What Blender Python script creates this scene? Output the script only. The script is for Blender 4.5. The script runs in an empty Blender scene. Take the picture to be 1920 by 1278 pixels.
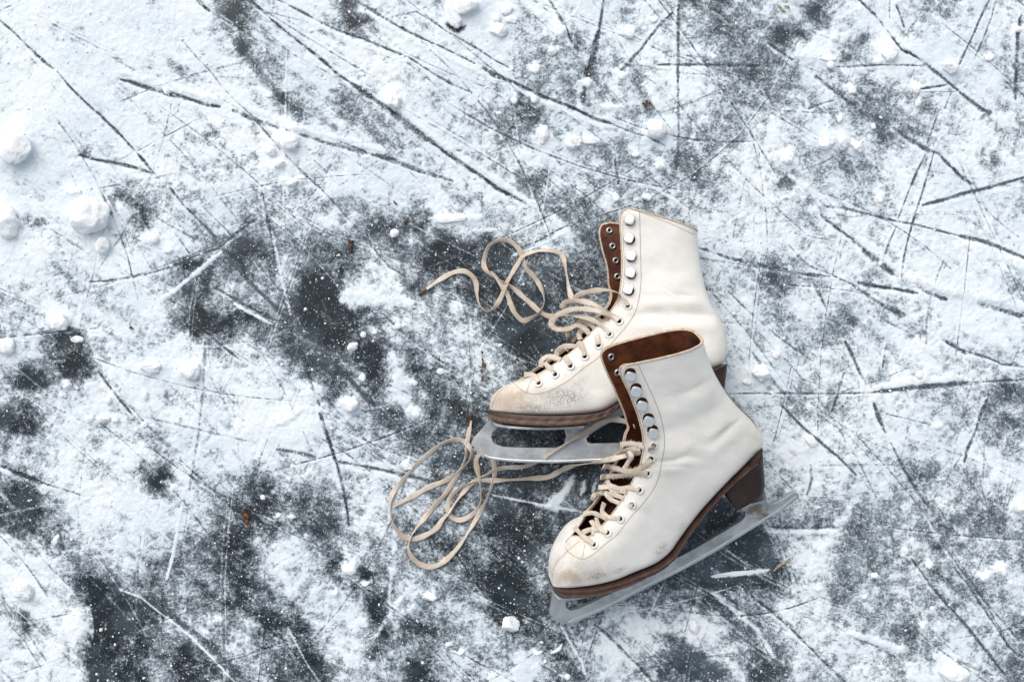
import bpy, bmesh, math, random
import numpy as np
from mathutils import Vector, Matrix
from mathutils.bvhtree import BVHTree

random.seed(7); RNG = np.random.RandomState(11)
SC = bpy.context.scene; COL = SC.collection
S = 0.00052; H = 1.15; CX, CY = 960.0, 639.0
CAM = Vector((0, 0, H))

# ------------------------------------------------------------------ helpers
def P(px, py, z=0.0):
    g = Vector(((px-CX)*S, (CY-py)*S, 0.0)); t = (H-z)/H
    return CAM + (g-CAM)*t
def proj(x, y, z):
    k = H/(H-z); return CX + x*k/S, CY - y*k/S
def tag(o, label=None, cat=None, group=None, kind=None):
    if label: o['label'] = label
    if cat: o['category'] = cat
    if group: o['group'] = group
    if kind: o['kind'] = kind
    return o
def link(name, me, mat=None, parent=None, mats=None):
    o = bpy.data.objects.new(name, me); COL.objects.link(o)
    for m in (mats or ([mat] if mat else [])): me.materials.append(m)
    if parent:
        o.parent = parent
    return o
def empty(name, loc):
    o = bpy.data.objects.new(name, None); COL.objects.link(o); o.location = loc
    o.empty_display_size = 0.02; return o
class MB:
    def __init__(s): s.v = []; s.f = []; s.mi = []
    def add(s, vs, fs, mi=0):
        b = len(s.v); s.v += [tuple(v) for v in vs]; s.f += [tuple(i+b for i in f) for f in fs]; s.mi += [mi]*len(fs)
    def tube(s, pts, r, n=6, mi=0, closed=False):
        pts = [Vector(p) for p in pts]; m = len(pts); rr = r if hasattr(r, '__len__') else [r]*m
        vs = []; up = Vector((0, 0, 1))
        for i, p in enumerate(pts):
            t = (pts[(i+1) % m if closed else min(i+1, m-1)] - pts[(i-1) % m if closed else max(i-1, 0)])
            if t.length < 1e-9: t = Vector((1, 0, 0))
            t.normalize(); a = t.cross(up)
            if a.length < 1e-3: a = t.cross(Vector((1, 0, 0)))
            a.normalize(); b = a.cross(t)
            for k in range(n):
                th = 2*math.pi*k/n; vs.append(p + (a*math.cos(th)+b*math.sin(th))*rr[i])
        fs = []
        for i in range(m if closed else m-1):
            j = (i+1) % m
            for k in range(n):
                k2 = (k+1) % n; fs.append((i*n+k, i*n+k2, j*n+k2, j*n+k))
        if not closed: fs.append(tuple(range(n))[::-1]); fs.append(tuple((m-1)*n+k for k in range(n)))
        s.add(vs, fs, mi)
    def lathe(s, o, ax, prof, n=20, mi=0, sq=0.0):   # prof: (r, h) along axis
        ax = Vector(ax).normalized(); a = ax.cross(Vector((0.3, 1, 0.1))).normalized(); b = ax.cross(a)
        vs = []; m = len(prof)
        for r, h in prof:
            for k in range(n):
                th = 2*math.pi*k/n; c, d = math.cos(th), math.sin(th)
                q = 1.0 if not sq else 1.0/((abs(c)**sq+abs(d)**sq)**(1.0/sq))
                vs.append(Vector(o)+ax*h+(a*c+b*d)*r*q)
        fs = [(i*n+k, i*n+(k+1) % n, (i+1)*n+(k+1) % n, (i+1)*n+k) for i in range(m-1) for k in range(n)]
        if prof[0][0] > 1e-6: fs.append(tuple(range(n))[::-1])
        if prof[-1][0] > 1e-6: fs.append(tuple((m-1)*n+k for k in range(n)))
        s.add(vs, fs, mi)
    def build(s, name, mat=None, parent=None, smooth=True, off=None, mats=None):
        off = off if off is not None else (parent_world(parent) if parent else Vector((0, 0, 0)))
        me = bpy.data.meshes.new(name)
        me.from_pydata([(v[0]-off[0], v[1]-off[1], v[2]-off[2]) for v in s.v], [], s.f)
        o = link(name, me, mat, parent, mats)
        me.polygons.foreach_set('material_index', s.mi)
        if smooth: me.polygons.foreach_set('use_smooth', [True]*len(me.polygons))
        me.update(); return o
def parent_world(o):
    v = Vector((0, 0, 0))
    while o: v = v + Vector(o.location); o = o.parent
    return v
def catmull(pts, n):
    """uniform Catmull-Rom; pts (m,k) -> ((m-1)*n+1,k)"""
    A = np.asarray(pts, float); m = len(A); E = np.vstack([2*A[0]-A[1], A, 2*A[-1]-A[-2]]); out = []
    for i in range(m-1):
        p0, p1, p2, p3 = E[i], E[i+1], E[i+2], E[i+3]
        for k in range(n):
            t = k/n
            out.append(0.5*((2*p1)+(-p0+p2)*t+(2*p0-5*p1+4*p2-p3)*t*t+(-p0+3*p1-3*p2+p3)*t**3))
    out.append(A[-1]); return np.array(out)
def smooth01(x, a, b):
    t = np.clip((x-a)/(b-a), 0, 1); return t*t*(3-2*t)
def vnoise(x, y, f, seed):
    x = x*f; y = y*f; xi = np.floor(x).astype(np.int64); yi = np.floor(y).astype(np.int64)
    fx = x-xi; fy = y-yi; fx = fx*fx*(3-2*fx); fy = fy*fy*(3-2*fy)
    def h(a, b):
        n = (a*374761393 + b*668265263 + seed*1442695041) & 0xffffffff
        n = ((n ^ (n >> 13))*1274126177) & 0xffffffff
        return ((n ^ (n >> 16)) & 0xffff)/65535.0
    return (h(xi, yi)*(1-fx)+h(xi+1, yi)*fx)*(1-fy)+(h(xi, yi+1)*(1-fx)+h(xi+1, yi+1)*fx)*fy
def fbm(x, y, f, seed, oct=4, g=0.55):
    s = 0; a = 1; t = 0
    for i in range(oct): s = s+a*vnoise(x, y, f*(2.03**i), seed+i*17); t += a; a *= g
    return s/t
def pdist(PX, PY, pts):
    """distance to polyline, signed side (left +), along-fraction"""
    D = np.full(PX.shape, 1e9); Sg = np.zeros(PX.shape); T = np.zeros(PX.shape); n = len(pts)-1
    for i in range(n):
        ax, ay = pts[i][:2]; bx, by = pts[i+1][:2]; dx, dy = bx-ax, by-ay; L2 = dx*dx+dy*dy+1e-9
        t = np.clip(((PX-ax)*dx+(PY-ay)*dy)/L2, 0, 1); qx = PX-(ax+t*dx); qy = PY-(ay+t*dy)
        d = np.hypot(qx, qy); m = d < D
        D = np.where(m, d, D); Sg = np.where(m, np.sign(dx*qy-dy*qx), Sg); T = np.where(m, (i+t)/n, T)
    return D, Sg, T

# ------------------------------------------------------------------ materials
def newmat(name):
    m = bpy.data.materials.new(name); m.use_nodes = True; nt = m.node_tree; b = nt.nodes['Principled BSDF']
    return m, nt, b
def N(nt, t, **kw):
    n = nt.nodes.new(t)
    for k, v in kw.items():
        if k in n.inputs.keys() if isinstance(k, str) else False: n.inputs[k].default_value = v
        else: setattr(n, k, v)
    return n
def noise(nt, scale, detail=3, rough=0.55, dist=0.0, vec=None):
    n = nt.nodes.new('ShaderNodeTexNoise'); n.inputs['Scale'].default_value = scale; n.inputs['Detail'].default_value = detail
    n.inputs['Roughness'].default_value = rough; n.inputs['Distortion'].default_value = dist
    if vec is not None: nt.links.new(vec, n.inputs['Vector'])
    return n.outputs['Fac']
def math_(nt, op, a, b=None, c=None, clamp=False):
    n = nt.nodes.new('ShaderNodeMath'); n.operation = op; n.use_clamp = clamp
    for i, v in enumerate((a, b, c)):
        if v is None: continue
        if isinstance(v, (int, float)): n.inputs[i].default_value = v
        else: nt.links.new(v, n.inputs[i])
    return n.outputs[0]
def mixc(nt, f, a, b):
    n = nt.nodes.new('ShaderNodeMix'); n.data_type = 'RGBA'
    for i, v in ((0, f), (6, a), (7, b)):
        if isinstance(v, (int, float)): n.inputs[i].default_value = v
        elif isinstance(v, (tuple, list)): n.inputs[i].default_value = (v[0], v[1], v[2], 1)
        else: nt.links.new(v, n.inputs[i])
    return n.outputs[2]
def sstep(nt, v, a, b):
    n = nt.nodes.new('ShaderNodeMapRange'); n.interpolation_type = 'SMOOTHSTEP'; n.clamp = True
    nt.links.new(v, n.inputs[0]); n.inputs[1].default_value = a; n.inputs[2].default_value = b
    return n.outputs[0]
def bump(nt, b, h, dist, strength=1.0):
    n = nt.nodes.new('ShaderNodeBump'); n.inputs['Strength'].default_value = strength; n.inputs['Distance'].default_value = dist
    nt.links.new(h, n.inputs['Height']); nt.links.new(n.outputs[0], b.inputs['Normal']); return n
def objvec(nt): return nt.nodes.new('ShaderNodeTexCoord').outputs['Object']
def attr(nt, name):
    n = nt.nodes.new('ShaderNodeAttribute'); n.attribute_name = name; return n.outputs['Fac']

def mat_ground():
    m, nt, b = newmat('frosted_lake_ice'); L = nt.links; v = objvec(nt)
    cov = attr(nt, 'cov'); frost = attr(nt, 'frost')
    n1 = noise(nt, 330, 3, 0.62, 0.3, v); n2 = noise(nt, 120, 3, 0.6, 0.4, v); n3 = noise(nt, 760, 1, 0.5, 0, v)
    a = math_(nt, 'MULTIPLY', math_(nt, 'SUBTRACT', n1, 0.5), 1.55)
    c = math_(nt, 'MULTIPLY', math_(nt, 'SUBTRACT', n2, 0.5), 0.95)
    d = math_(nt, 'MULTIPLY', math_(nt, 'SUBTRACT', n3, 0.5), 0.85)
    amp = math_(nt, 'MULTIPLY_ADD', sstep(nt, cov, 0.62, 1.05), -0.55, 1.0)
    val = math_(nt, 'ADD', cov, math_(nt, 'MULTIPLY', amp, math_(nt, 'ADD', a, math_(nt, 'ADD', c, d))))
    f = sstep(nt, val, 0.25, 0.83)
    # icy body: dark, slightly milky where fine frost lies in it
    n4 = noise(nt, 60, 4, 0.6, 0.2, v)
    milk = math_(nt, 'MULTIPLY', math_(nt, 'MULTIPLY', sstep(nt, n4, 0.35, 0.75), sstep(nt, n3, 0.35, 0.7)), 0.45)
    ice = mixc(nt, math_(nt, 'ADD', milk, frost, clamp=True), (0.008, 0.014, 0.018), (0.085, 0.115, 0.14))
    n5 = noise(nt, 9, 4, 0.6, 0, v)
    n6 = noise(nt, 210, 3, 0.6, 0, v)
    snow = mixc(nt, sstep(nt, n5, 0.35, 0.65), (0.70, 0.77, 0.82), (0.83, 0.875, 0.90))
    snow = mixc(nt, math_(nt, 'MULTIPLY', sstep(nt, n6, 0.5, 0.72), 0.25), snow, (0.56, 0.65, 0.72))
    snow = mixc(nt, sstep(nt, math_(nt, 'ADD', cov, math_(nt, 'MULTIPLY', math_(nt, 'SUBTRACT', n2, 0.5), 1.3)), 1.04, 0.34), snow, (0.48, 0.555, 0.615))
    n7 = noise(nt, 200, 4, 0.7, 0.2, v); n8 = noise(nt, 520, 2, 0.55, 0, v)
    f2 = math_(nt, 'MULTIPLY', sstep(nt, math_(nt, 'ADD', cov, math_(nt, 'MULTIPLY', math_(nt, 'SUBTRACT', n7, 0.5), 1.1)), 0.10, 0.80), 0.85)
    ice = mixc(nt, f2, ice, (0.20, 0.235, 0.27))
    sp = math_(nt, 'MULTIPLY', sstep(nt, math_(nt, 'ADD', n8, math_(nt, 'MULTIPLY', cov, 0.10)), 0.645, 0.71), 0.62)
    ice = mixc(nt, sp, ice, (0.60, 0.65, 0.70))
    colr = mixc(nt, f, ice, snow); L.new(colr, b.inputs['Base Color'])
    r = math_(nt, 'MULTIPLY_ADD', f, 0.5, 0.33); L.new(r, b.inputs['Roughness'])
    s = math_(nt, 'MULTIPLY_ADD', f, -0.2, 0.35); L.new(s, b.inputs['Specular IOR Level'])
    hgt = math_(nt, 'ADD', math_(nt, 'MULTIPLY', f, 0.8), math_(nt, 'MULTIPLY', math_(nt, 'MULTIPLY', f, n3), 0.5))
    bump(nt, b, hgt, 0.0011, 0.7)
    return m
def mat_snow():
    m, nt, b = newmat('packed_snow'); v = objvec(nt)
    n = noise(nt, 420, 4, 0.65, 0, v); n2 = noise(nt, 60, 3, 0.6, 0, v)
    c = mixc(nt, sstep(nt, n2, 0.3, 0.7), (0.86, 0.89, 0.91), (0.90, 0.92, 0.935)); nt.links.new(c, b.inputs['Base Color'])
    b.inputs['Roughness'].default_value = 0.9; b.inputs['Specular IOR Level'].default_value = 0.1
    bump(nt, b, math_(nt, 'ADD', n, n2), 0.0012, 0.8); return m
def mat_leather():
    m, nt, b = newmat('white_leather'); v = objvec(nt); L = nt.links
    stain = attr(nt, 'stain'); wear = attr(nt, 'wear'); grime = attr(nt, 'grime')
    n1 = noise(nt, 38, 4, 0.6, 0, v); n2 = noise(nt, 420, 4, 0.7, 1.2, v); n3 = noise(nt, 900, 2, 0.5, 0, v); n4 = noise(nt, 130, 5, 0.7, 0.6, v)
    base = mixc(nt, sstep(nt, n1, 0.35, 0.7), (0.76, 0.735, 0.685), (0.83, 0.81, 0.765))
    base = mixc(nt, math_(nt, 'MULTIPLY', grime, sstep(nt, n4, 0.25, 0.75)), base, (0.62, 0.535, 0.42))
    st = math_(nt, 'MULTIPLY', sstep(nt, math_(nt, 'ADD', math_(nt, 'MULTIPLY', stain, 0.62), math_(nt, 'MULTIPLY', n4, 0.75)), 0.50, 0.95), 0.62)
    base = mixc(nt, st, base, (0.53, 0.38, 0.26))
    w = sstep(nt, math_(nt, 'ADD', math_(nt, 'MULTIPLY', wear, 0.34), math_(nt, 'MULTIPLY', math_(nt, 'ABSOLUTE', math_(nt, 'SUBTRACT', n2, 0.5)), -3.2)), 0.05, 0.30)
    base = mixc(nt, math_(nt, 'MULTIPLY', w, 0.8), base, (0.16, 0.125, 0.10))
    sp = sstep(nt, n4, 0.70, 0.76); base = mixc(nt, math_(nt, 'MULTIPLY', sp, 0.22), base, (0.36, 0.30, 0.24))
    L.new(base, b.inputs['Base Color']); b.inputs['Roughness'].default_value = 0.48; b.inputs['Specular IOR Level'].default_value = 0.42
    v3 = nt.nodes.new('ShaderNodeTexVoronoi'); v3.inputs['Scale'].default_value = 750; L.new(v, v3.inputs['Vector'])
    hh = math_(nt, 'ADD', math_(nt, 'MULTIPLY', v3.outputs['Distance'], 0.35), math_(nt, 'ADD', math_(nt, 'MULTIPLY', n4, 0.8), math_(nt, 'MULTIPLY', w, -0.6)))
    bump(nt, b, hh, 0.0006, 0.55); return m
def mat_simple(name, c1, c2, sc=60, rough=0.6, spec=0.4, metal=0.0, bd=0.0003, lo=0.35, hi=0.65, bs=None, stretch=None):
    m, nt, b = newmat(name); v = objvec(nt)
    if stretch:
        mp = nt.nodes.new('ShaderNodeMapping'); mp.inputs['Scale'].default_value = stretch; mp.inputs['Rotation'].default_value = (0, 0, 0.5)
        nt.links.new(v, mp.inputs['Vector']); v = mp.outputs[0]
    n = noise(nt, sc, 5, 0.65, 0.4, v); n2 = noise(nt, bs or sc*5, 3, 0.6, 0, v)
    c = mixc(nt, sstep(nt, n, lo, hi), c1, c2); nt.links.new(c, b.inputs['Base Color'])
    b.inputs['Roughness'].default_value = rough; b.inputs['Specular IOR Level'].default_value = spec; b.inputs['Metallic'].default_value = metal
    if bd: bump(nt, b, n2, bd, 0.6)
    return m
def mat_sole():
    m, nt, b = newmat('brown_sole_leather'); v = objvec(nt); ly = attr(nt, 'layer')
    n = noise(nt, 90, 5, 0.7, 0.5, v); n2 = noise(nt, 500, 4, 0.65, 0, v)
    dark = mixc(nt, sstep(nt, n, 0.3, 0.7), (0.034, 0.016, 0.012), (0.070, 0.033, 0.024))
    lite = mixc(nt, sstep(nt, n2, 0.35, 0.65), (0.085, 0.046, 0.030), (0.19, 0.11, 0.07))
    c = mixc(nt, sstep(nt, math_(nt, 'ADD', ly, math_(nt, 'MULTIPLY', n, 0.35)), 0.62, 0.78), dark, lite)
    nt.links.new(c, b.inputs['Base Color']); b.inputs['Roughness'].default_value = 0.5
    bump(nt, b, n2, 0.0004, 0.7); return m
def mat_blade():
    m, nt, b = newmat('old_steel_blade'); v = objvec(nt); rust = attr(nt, 'rust')
    n = noise(nt, 45, 5, 0.65, 0.3, v); n2 = noise(nt, 240, 4, 0.7, 0.5, v)
    c = mixc(nt, sstep(nt, n, 0.3, 0.7), (0.33, 0.35, 0.36), (0.60, 0.61, 0.61))
    c = mixc(nt, math_(nt, 'MULTIPLY', sstep(nt, math_(nt, 'ADD', math_(nt, 'MULTIPLY', rust, 0.5), n2), 0.74, 0.95), 0.8), c, (0.20, 0.11, 0.05))
    nt.links.new(c, b.inputs['Base Color']); b.inputs['Metallic'].default_value = 0.75
    r = math_(nt, 'MULTIPLY_ADD', n2, 0.25, 0.30); nt.links.new(r, b.inputs['Roughness']); bump(nt, b, n2, 0.0002, 0.4); return m
def mat_lace():
    m, nt, b = newmat('cotton_lace'); v = objvec(nt); at = attr(nt, 'dirt')
    n = noise(nt, 70, 5, 0.7, 0, v); n2 = noise(nt, 1400, 2, 0.6, 0, v)
    c = mixc(nt, sstep(nt, n, 0.35, 0.7), (0.72, 0.635, 0.54), (0.56, 0.465, 0.375))
    c = mixc(nt, at, c, (0.30, 0.235, 0.175))
    nt.links.new(c, b.inputs['Base Color']); b.inputs['Roughness'].default_value = 0.95; b.inputs['Specular IOR Level'].default_value = 0.1
    b.inputs['Sheen Weight'].default_value = 0.25
    bump(nt, b, n2, 0.0006, 0.9); return m
M_G = mat_ground(); M_S = mat_snow(); M_L = mat_leather(); M_SOLE = mat_sole(); M_B = mat_blade(); M_LACE = mat_lace()
M_BR = mat_simple('brown_lining_leather', (0.055, 0.017, 0.008), (0.135, 0.044, 0.018), 70, 0.45, 0.45)
M_TG = mat_simple('shaded_tongue_leather', (0.020, 0.008, 0.005), (0.045, 0.016, 0.010), 70, 0.6, 0.3)  # brown tongue leather, with the shade inside the throat painted into its colour
M_RIM = mat_simple('cut_leather_edge', (0.50, 0.38, 0.27), (0.66, 0.56, 0.44), 260, 0.75, 0.2)
M_SEAM = mat_simple('stitching_thread', (0.36, 0.29, 0.21), (0.47, 0.39, 0.29), 400, 0.85, 0.1)
M_PIPE = mat_simple('back_seam_edge', (0.16, 0.115, 0.075), (0.34, 0.26, 0.18), 120, 0.7, 0.2)
M_NICK = mat_simple('worn_nickel', (0.90, 0.90, 0.89), (0.96, 0.96, 0.95), 300, 0.5, 0.5, 1.0, 0.0001)
M_NICKD = mat_simple('tarnished_nickel', (0.28, 0.27, 0.25), (0.50, 0.49, 0.46), 300, 0.35, 0.5, 1.0, 0.0001)
M_EYE = mat_simple('white_enamel', (0.66, 0.655, 0.62), (0.74, 0.735, 0.71), 200, 0.35, 0.5)
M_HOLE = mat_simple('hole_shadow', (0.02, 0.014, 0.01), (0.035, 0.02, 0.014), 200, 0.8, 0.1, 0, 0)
M_HEEL = mat_simple('stacked_heel_leather', (0.020, 0.011, 0.010), (0.046, 0.025, 0.021), 60, 0.6, 0.3, 0, 0.0006, 0.3, 0.7, 300)
M_EDGE = mat_simple('ground_steel_edge', (0.62, 0.63, 0.63), (0.78, 0.78, 0.77), 500, 0.32, 0.5, 0.8, 0.0001)
M_AG = mat_simple('rusty_aglet', (0.07, 0.030, 0.015), (0.17, 0.070, 0.030), 300, 0.8, 0.2)
M_LEAF = mat_simple('dry_leaf_brown', (0.11, 0.050, 0.027), (0.22, 0.115, 0.065), 300, 0.8, 0.2, 0, 0.0005)
M_STRAW = mat_simple('dry_straw', (0.36, 0.31, 0.22), (0.52, 0.47, 0.37), 300, 0.8, 0.2, 0, 0.0005)

# ------------------------------------------------------------------ the frozen lake
GRID = """
999999999865 889758887898 778887754445 764878767886
999999999867 789856988989 776777665333 446778878887
989999998985 688788888889 655577866432 367658888786
999998787888 577888868888 545464677521 356656688885
999998888888 656767886887 454555776533 346434667886
999988988887 866656688764 356665675545 656533456777
998887998778 777876568876 476765865446 768653467776
989966898777 878687667776 877655643577 654457768857
888986687677 765998988877 547546664468 455645788787
988985467775 676655868667 654356376668 656566788887
967987487574 467863337876 766335557788 766776788888
886788798642 354434372332 557335557677 676767877888
986879975433 463446642233 642345555764 465775887877
777778884245 652189735322 542335555765 366656788986
678888975344 542234666742 234345557776 576444578887
575378886225 332225675661 122345557776 654355658888
784268688857 623242636675 223333356677 657676877677
625378899788 873242733566 333333355688 876666776777
567786867878 996343553445 222233345677 656578765655
248886788888 998663263234 222112234566 645676755544
578877778899 998566523422 221112334556 776777776755
668888867878 758877652233 221112334555 778676566777
448888638664 476567763432 123222233456 567665445467
325899888642 233367765443 244322223347 565454456545
225699887532 365368644442 122233333224 433533543435
842678875322 586465653432 133333333223 667434543454
894557644322 786464655442 243333333233 467443544555
988313555331 386655576431 242333344333 366344545456
779511224532 236673645763 223265545434 666544544565 
858812135737 123874434675 223767756634 677655347654
689512232256 422785545665 533686764764 476776547764
789822252234 523476623758 842475643362 366666778664
""".split()
GR = np.array([[int(c) for k in range(4) for c in GRID[r*4+k]] for r in range(32)], float)/9.0
Lr = []   # (points, half width px, kind, strength, extra)
def D(w, s, *p): Lr.append((p, w, 'D', s))
def R(w, s, *p): Lr.append((p, w, 'R', s))
def S_(w, s, *p): Lr.append((p, w, 'S', s))
def G(w, s, *p): Lr.append((p, w, 'G', s))     # smooth polished grey groove
D(2.6, 1, (0, 38), (30, 65), (60, 95), (85, 118), (103, 131)); D(2.8, 1, (108, 135), (130, 162), (150, 182), (180, 210), (200, 228), (225, 252), (250, 280), (275, 308), (291, 327))
D(2.4, .8, (318, 352), (345, 385), (375, 415)); G(3.4, .9, (375, 415), (400, 440), (415, 465), (440, 495), (470, 530), (500, 560), (530, 590), (560, 615), (600, 655), (640, 695), (690, 750), (740, 792), (778, 830))
D(4.2, .95, (222, 148), (265, 161), (305, 173), (345, 183), (385, 196), (412, 201)); R(7, .9, (230, 138), (305, 158), (385, 183), (412, 190))
D(4, .7, (438, 208), (470, 222), (520, 240), (560, 252), (600, 265), (660, 280), (700, 290), (745, 303), (780, 318), (850, 340)); R(6, .7, (470, 205), (560, 238), (640, 262), (720, 282))
D(1.8, .6, (345, 80), (375, 115), (398, 138), (415, 162), (445, 193), (470, 215)); D(2.2, .7, (470, 215), (500, 250), (530, 285), (555, 310), (580, 335), (600, 352), (640, 395), (670, 430), (700, 465), (730, 500), (757, 517))
D(4, 1, (368, 0), (380, 10), (393, 22)); D(8, .5, (440, 80), (455, 95), (470, 120), (495, 145), (515, 175), (540, 195), (560, 210))
D(2.8, 1, (470, 0), (510, 38), (545, 67), (575, 90), (600, 110), (630, 137), (660, 158)); D(4, 1, (660, 158), (690, 178), (720, 200), (740, 212)); D(6.5, 1, (735, 210), (760, 230), (790, 252), (820, 275)); D(3.4, 1, (820, 275), (850, 297), (895, 325), (935, 355), (985, 380))
R(5, .9, (748, 205), (800, 248), (850, 284), (900, 318), (950, 350), (1005, 386))
D(2.4, .9, (520, 0), (560, 20), (600, 42), (640, 60), (680, 73), (720, 90), (770, 110), (810, 137), (850, 160), (885, 175)); R(4, .5, (560, 32), (640, 70), (720, 100), (800, 145))
D(2.6, .8, (665, 0), (690, 15), (720, 35), (750, 52), (790, 72), (830, 90), (860, 104), (890, 120)); R(5, .8, (690, 25), (750, 65), (830, 105), (905, 140))
D(4, 1, (905, 127), (925, 140), (955, 152)); D(3.6, 1, (955, 152), (985, 165), (1010, 178), (1050, 193), (1085, 208), (1120, 225), (1145, 232)); D(2.8, .7, (1145, 232), (1180, 247), (1215, 258), (1250, 275)); R(4, .7, (960, 163), (1010, 188), (1075, 217), (1130, 240))
D(2, .9, (780, 22), (810, 40), (835, 58), (860, 72), (900, 95), (930, 115), (955, 128)); D(7, .9, (838, 48), (858, 56), (872, 50))
D(3.2, 1, (1030, 0), (1045, 25), (1060, 50), (1070, 75), (1084, 95)); D(3, 1, (1132, 0), (1128, 30), (1122, 60)); D(5.2, 1, (1122, 60), (1115, 95), (1108, 125), (1100, 150)); D(5, .8, (1096, 165), (1092, 190))
D(3, .9, (1260, 25), (1235, 50), (1215, 75), (1200, 95), (1180, 118), (1165, 132)); D(3.2, 1, (1273, 10), (1272, 60), (1271, 120), (1271, 155)); G(3, .6, (1271, 155), (1272, 200), (1273, 250), (1270, 310))
D(2.8, 1, (1235, 122), (1300, 122), (1380, 123), (1440, 124)); D(2.4, .8, (1560, 126), (1600, 125), (1640, 123), (1700, 123), (1745, 124)); D(2.6, .8, (1305, 0), (1330, 10), (1355, 30), (1370, 45)); D(2.6, .9, (1440, 80), (1460, 95), (1485, 113))
D(2.6, .9, (1610, 0), (1640, 28), (1665, 60), (1690, 95)); D(4, 1, (1690, 95), (1710, 103), (1740, 122)); G(3, .9, (1740, 125), (1760, 140), (1790, 165), (1820, 190), (1850, 210)); D(6, .9, (1835, 205), (1855, 212), (1840, 222))
R(5, .5, (1600, 5), (1630, 38), (1655, 70), (1680, 100)); D(1.8, .7, (1668, 0), (1668, 35)); D(2.2, .8, (1680, 10), (1690, 35), (1695, 52))
D(2.2, .8, (1855, 0), (1840, 30), (1825, 65), (1808, 100), (1798, 122)); D(1.8, .7, (1868, 0), (1858, 35), (1845, 70), (1825, 115)); D(1.8, .6, (1783, 175), (1770, 205)); D(1.8, .6, (1758, 215), (1745, 250), (1738, 270))
D(2, .9, (1735, 290), (1718, 325), (1705, 355), (1690, 395), (1684, 410)); D(2, .7, (1680, 425), (1665, 460), (1655, 490)); D(2, .8, (1750, 290), (1740, 325), (1728, 365), (1713, 410), (1702, 450), (1695, 480), (1690, 520))
D(4.2, .9, (1915, 28), (1908, 65), (1908, 100), (1905, 140), (1903, 185)); D(2.4, .9, (1725, 168), (1750, 164), (1775, 160)); D(2, .7, (1515, 205), (1540, 195), (1570, 187)); D(4.5, .8, (1530, 145), (1550, 160), (1580, 182), (1605, 205), (1620, 215))
D(3.4, .9, (1675, 240), (1700, 258), (1735, 280), (1760, 290), (1785, 315), (1800, 330), (1820, 345)); D(6, .9, (1728, 276), (1742, 282)); G(3, .9, (1730, 385), (1770, 375), (1800, 365), (1850, 353), (1880, 345), (1920, 333)); R(4, .5, (1740, 392), (1800, 376), (1850, 364), (1920, 348))
D(2.8, .9, (1550, 388), (1580, 390), (1620, 400), (1680, 415)); D(2, .8, (1680, 415), (1720, 422), (1760, 433), (1800, 443)); G(4, .8, (1800, 443), (1840, 452), (1870, 462), (1920, 484)); R(8, .9, (1810, 458), (1860, 475), (1900, 492), (1925, 502))
D(3, .9, (1540, 405), (1570, 428), (1600, 450), (1625, 472)); D(5, .9, (1620, 472), (1650, 492), (1675, 515)); D(5, .9, (1720, 535), (1745, 550), (1775, 562)); D(6, .8, (1835, 568), (1870, 580), (1925, 592)); R(11, 1, (1700, 520), (1760, 540), (1810, 552), (1860, 562), (1925, 580)); R(7, .6, (1600, 440), (1650, 475), (1690, 510))
D(3.4, .8, (1310, 465), (1340, 475), (1370, 485), (1400, 492), (1440, 500), (1475, 505)); D(2.4, .8, (1500, 512), (1530, 516), (1570, 520)); D(3.6, .9, (1610, 530), (1650, 538), (1680, 542), (1720, 550))
D(2.2, .5, (1480, 460), (1500, 485), (1520, 500), (1560, 515), (1600, 535)); D(3, .7, (1600, 535), (1640, 562), (1680, 588)); D(7, .7, (1675, 580), (1695, 592)); D(3, .7, (1525, 530), (1540, 560), (1550, 580)); D(2, .5, (1660, 602), (1700, 622))
D(3, .9, (1585, 640), (1600, 670), (1612, 700)); D(3, .5, (1612, 700), (1625, 720)); D(1.6, .6, (1662, 640), (1655, 690)); D(1.8, .7, (1365, 738), (1450, 737), (1550, 738), (1640, 736)); G(4, 1, (1640, 735), (1700, 728), (1760, 722), (1820, 718)); D(1.8, .8, (1820, 717), (1870, 714), (1920, 712)); R(5, .6, (1640, 725), (1720, 714), (1800, 708))
D(2, .6, (1582, 700), (1572, 735), (1560, 770)); D(2.4, .8, (1765, 637), (1800, 655), (1850, 670), (1880, 683), (1920, 688)); D(5, .8, (1775, 640), (1810, 662)); D(3.2, 1, (1638, 755), (1648, 785), (1660, 810)); D(3.4, .8, (1670, 830), (1695, 880), (1720, 920), (1740, 950))
D(2.4, .7, (1745, 980), (1770, 1020), (1800, 1065), (1830, 1105), (1850, 1130), (1880, 1165), (1910, 1200)); D(3, .9, (1850, 750), (1840, 775), (1830, 805), (1815, 840), (1808, 865)); G(2.4, .9, (1465, 760), (1490, 785), (1510, 805), (1540, 830), (1570, 855), (1590, 875), (1605, 890))
D(1.6, .6, (1660, 775), (1700, 785), (1740, 795)); G(2, .3, (1535, 873), (1610, 871), (1690, 872)); D(2.6, .6, (1520, 872), (1522, 900), (1512, 930)); D(2.4, .9, (1377, 1085), (1400, 1110), (1440, 1140), (1480, 1175), (1510, 1205), (1545, 1240), (1585, 1278))
D(2.6, .9, (1710, 1048), (1730, 1075), (1755, 1110), (1785, 1143)); G(2.6, .9, (1785, 1143), (1810, 1170), (1845, 1215), (1885, 1265)); D(2.4, .8, (1790, 1065), (1815, 1095), (1840, 1135), (1865, 1170), (1890, 1210), (1910, 1230)); G(3, .5, (1600, 1195), (1630, 1205), (1660, 1220), (1678, 1232))
R(6, .9, (1590, 1186), (1640, 1200), (1690, 1216)); G(3, .5, (1770, 1225), (1800, 1240), (1860, 1265)); D(3, .8, (1445, 988), (1500, 989), (1575, 988)); R(10, .45, (1590, 955), (1565, 1000), (1535, 1035), (1515, 1080)); R(4, 1, (1335, 1080), (1380, 1077), (1440, 1068)); R(4, .6, (1445, 997), (1510, 998), (1570, 995))
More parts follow.
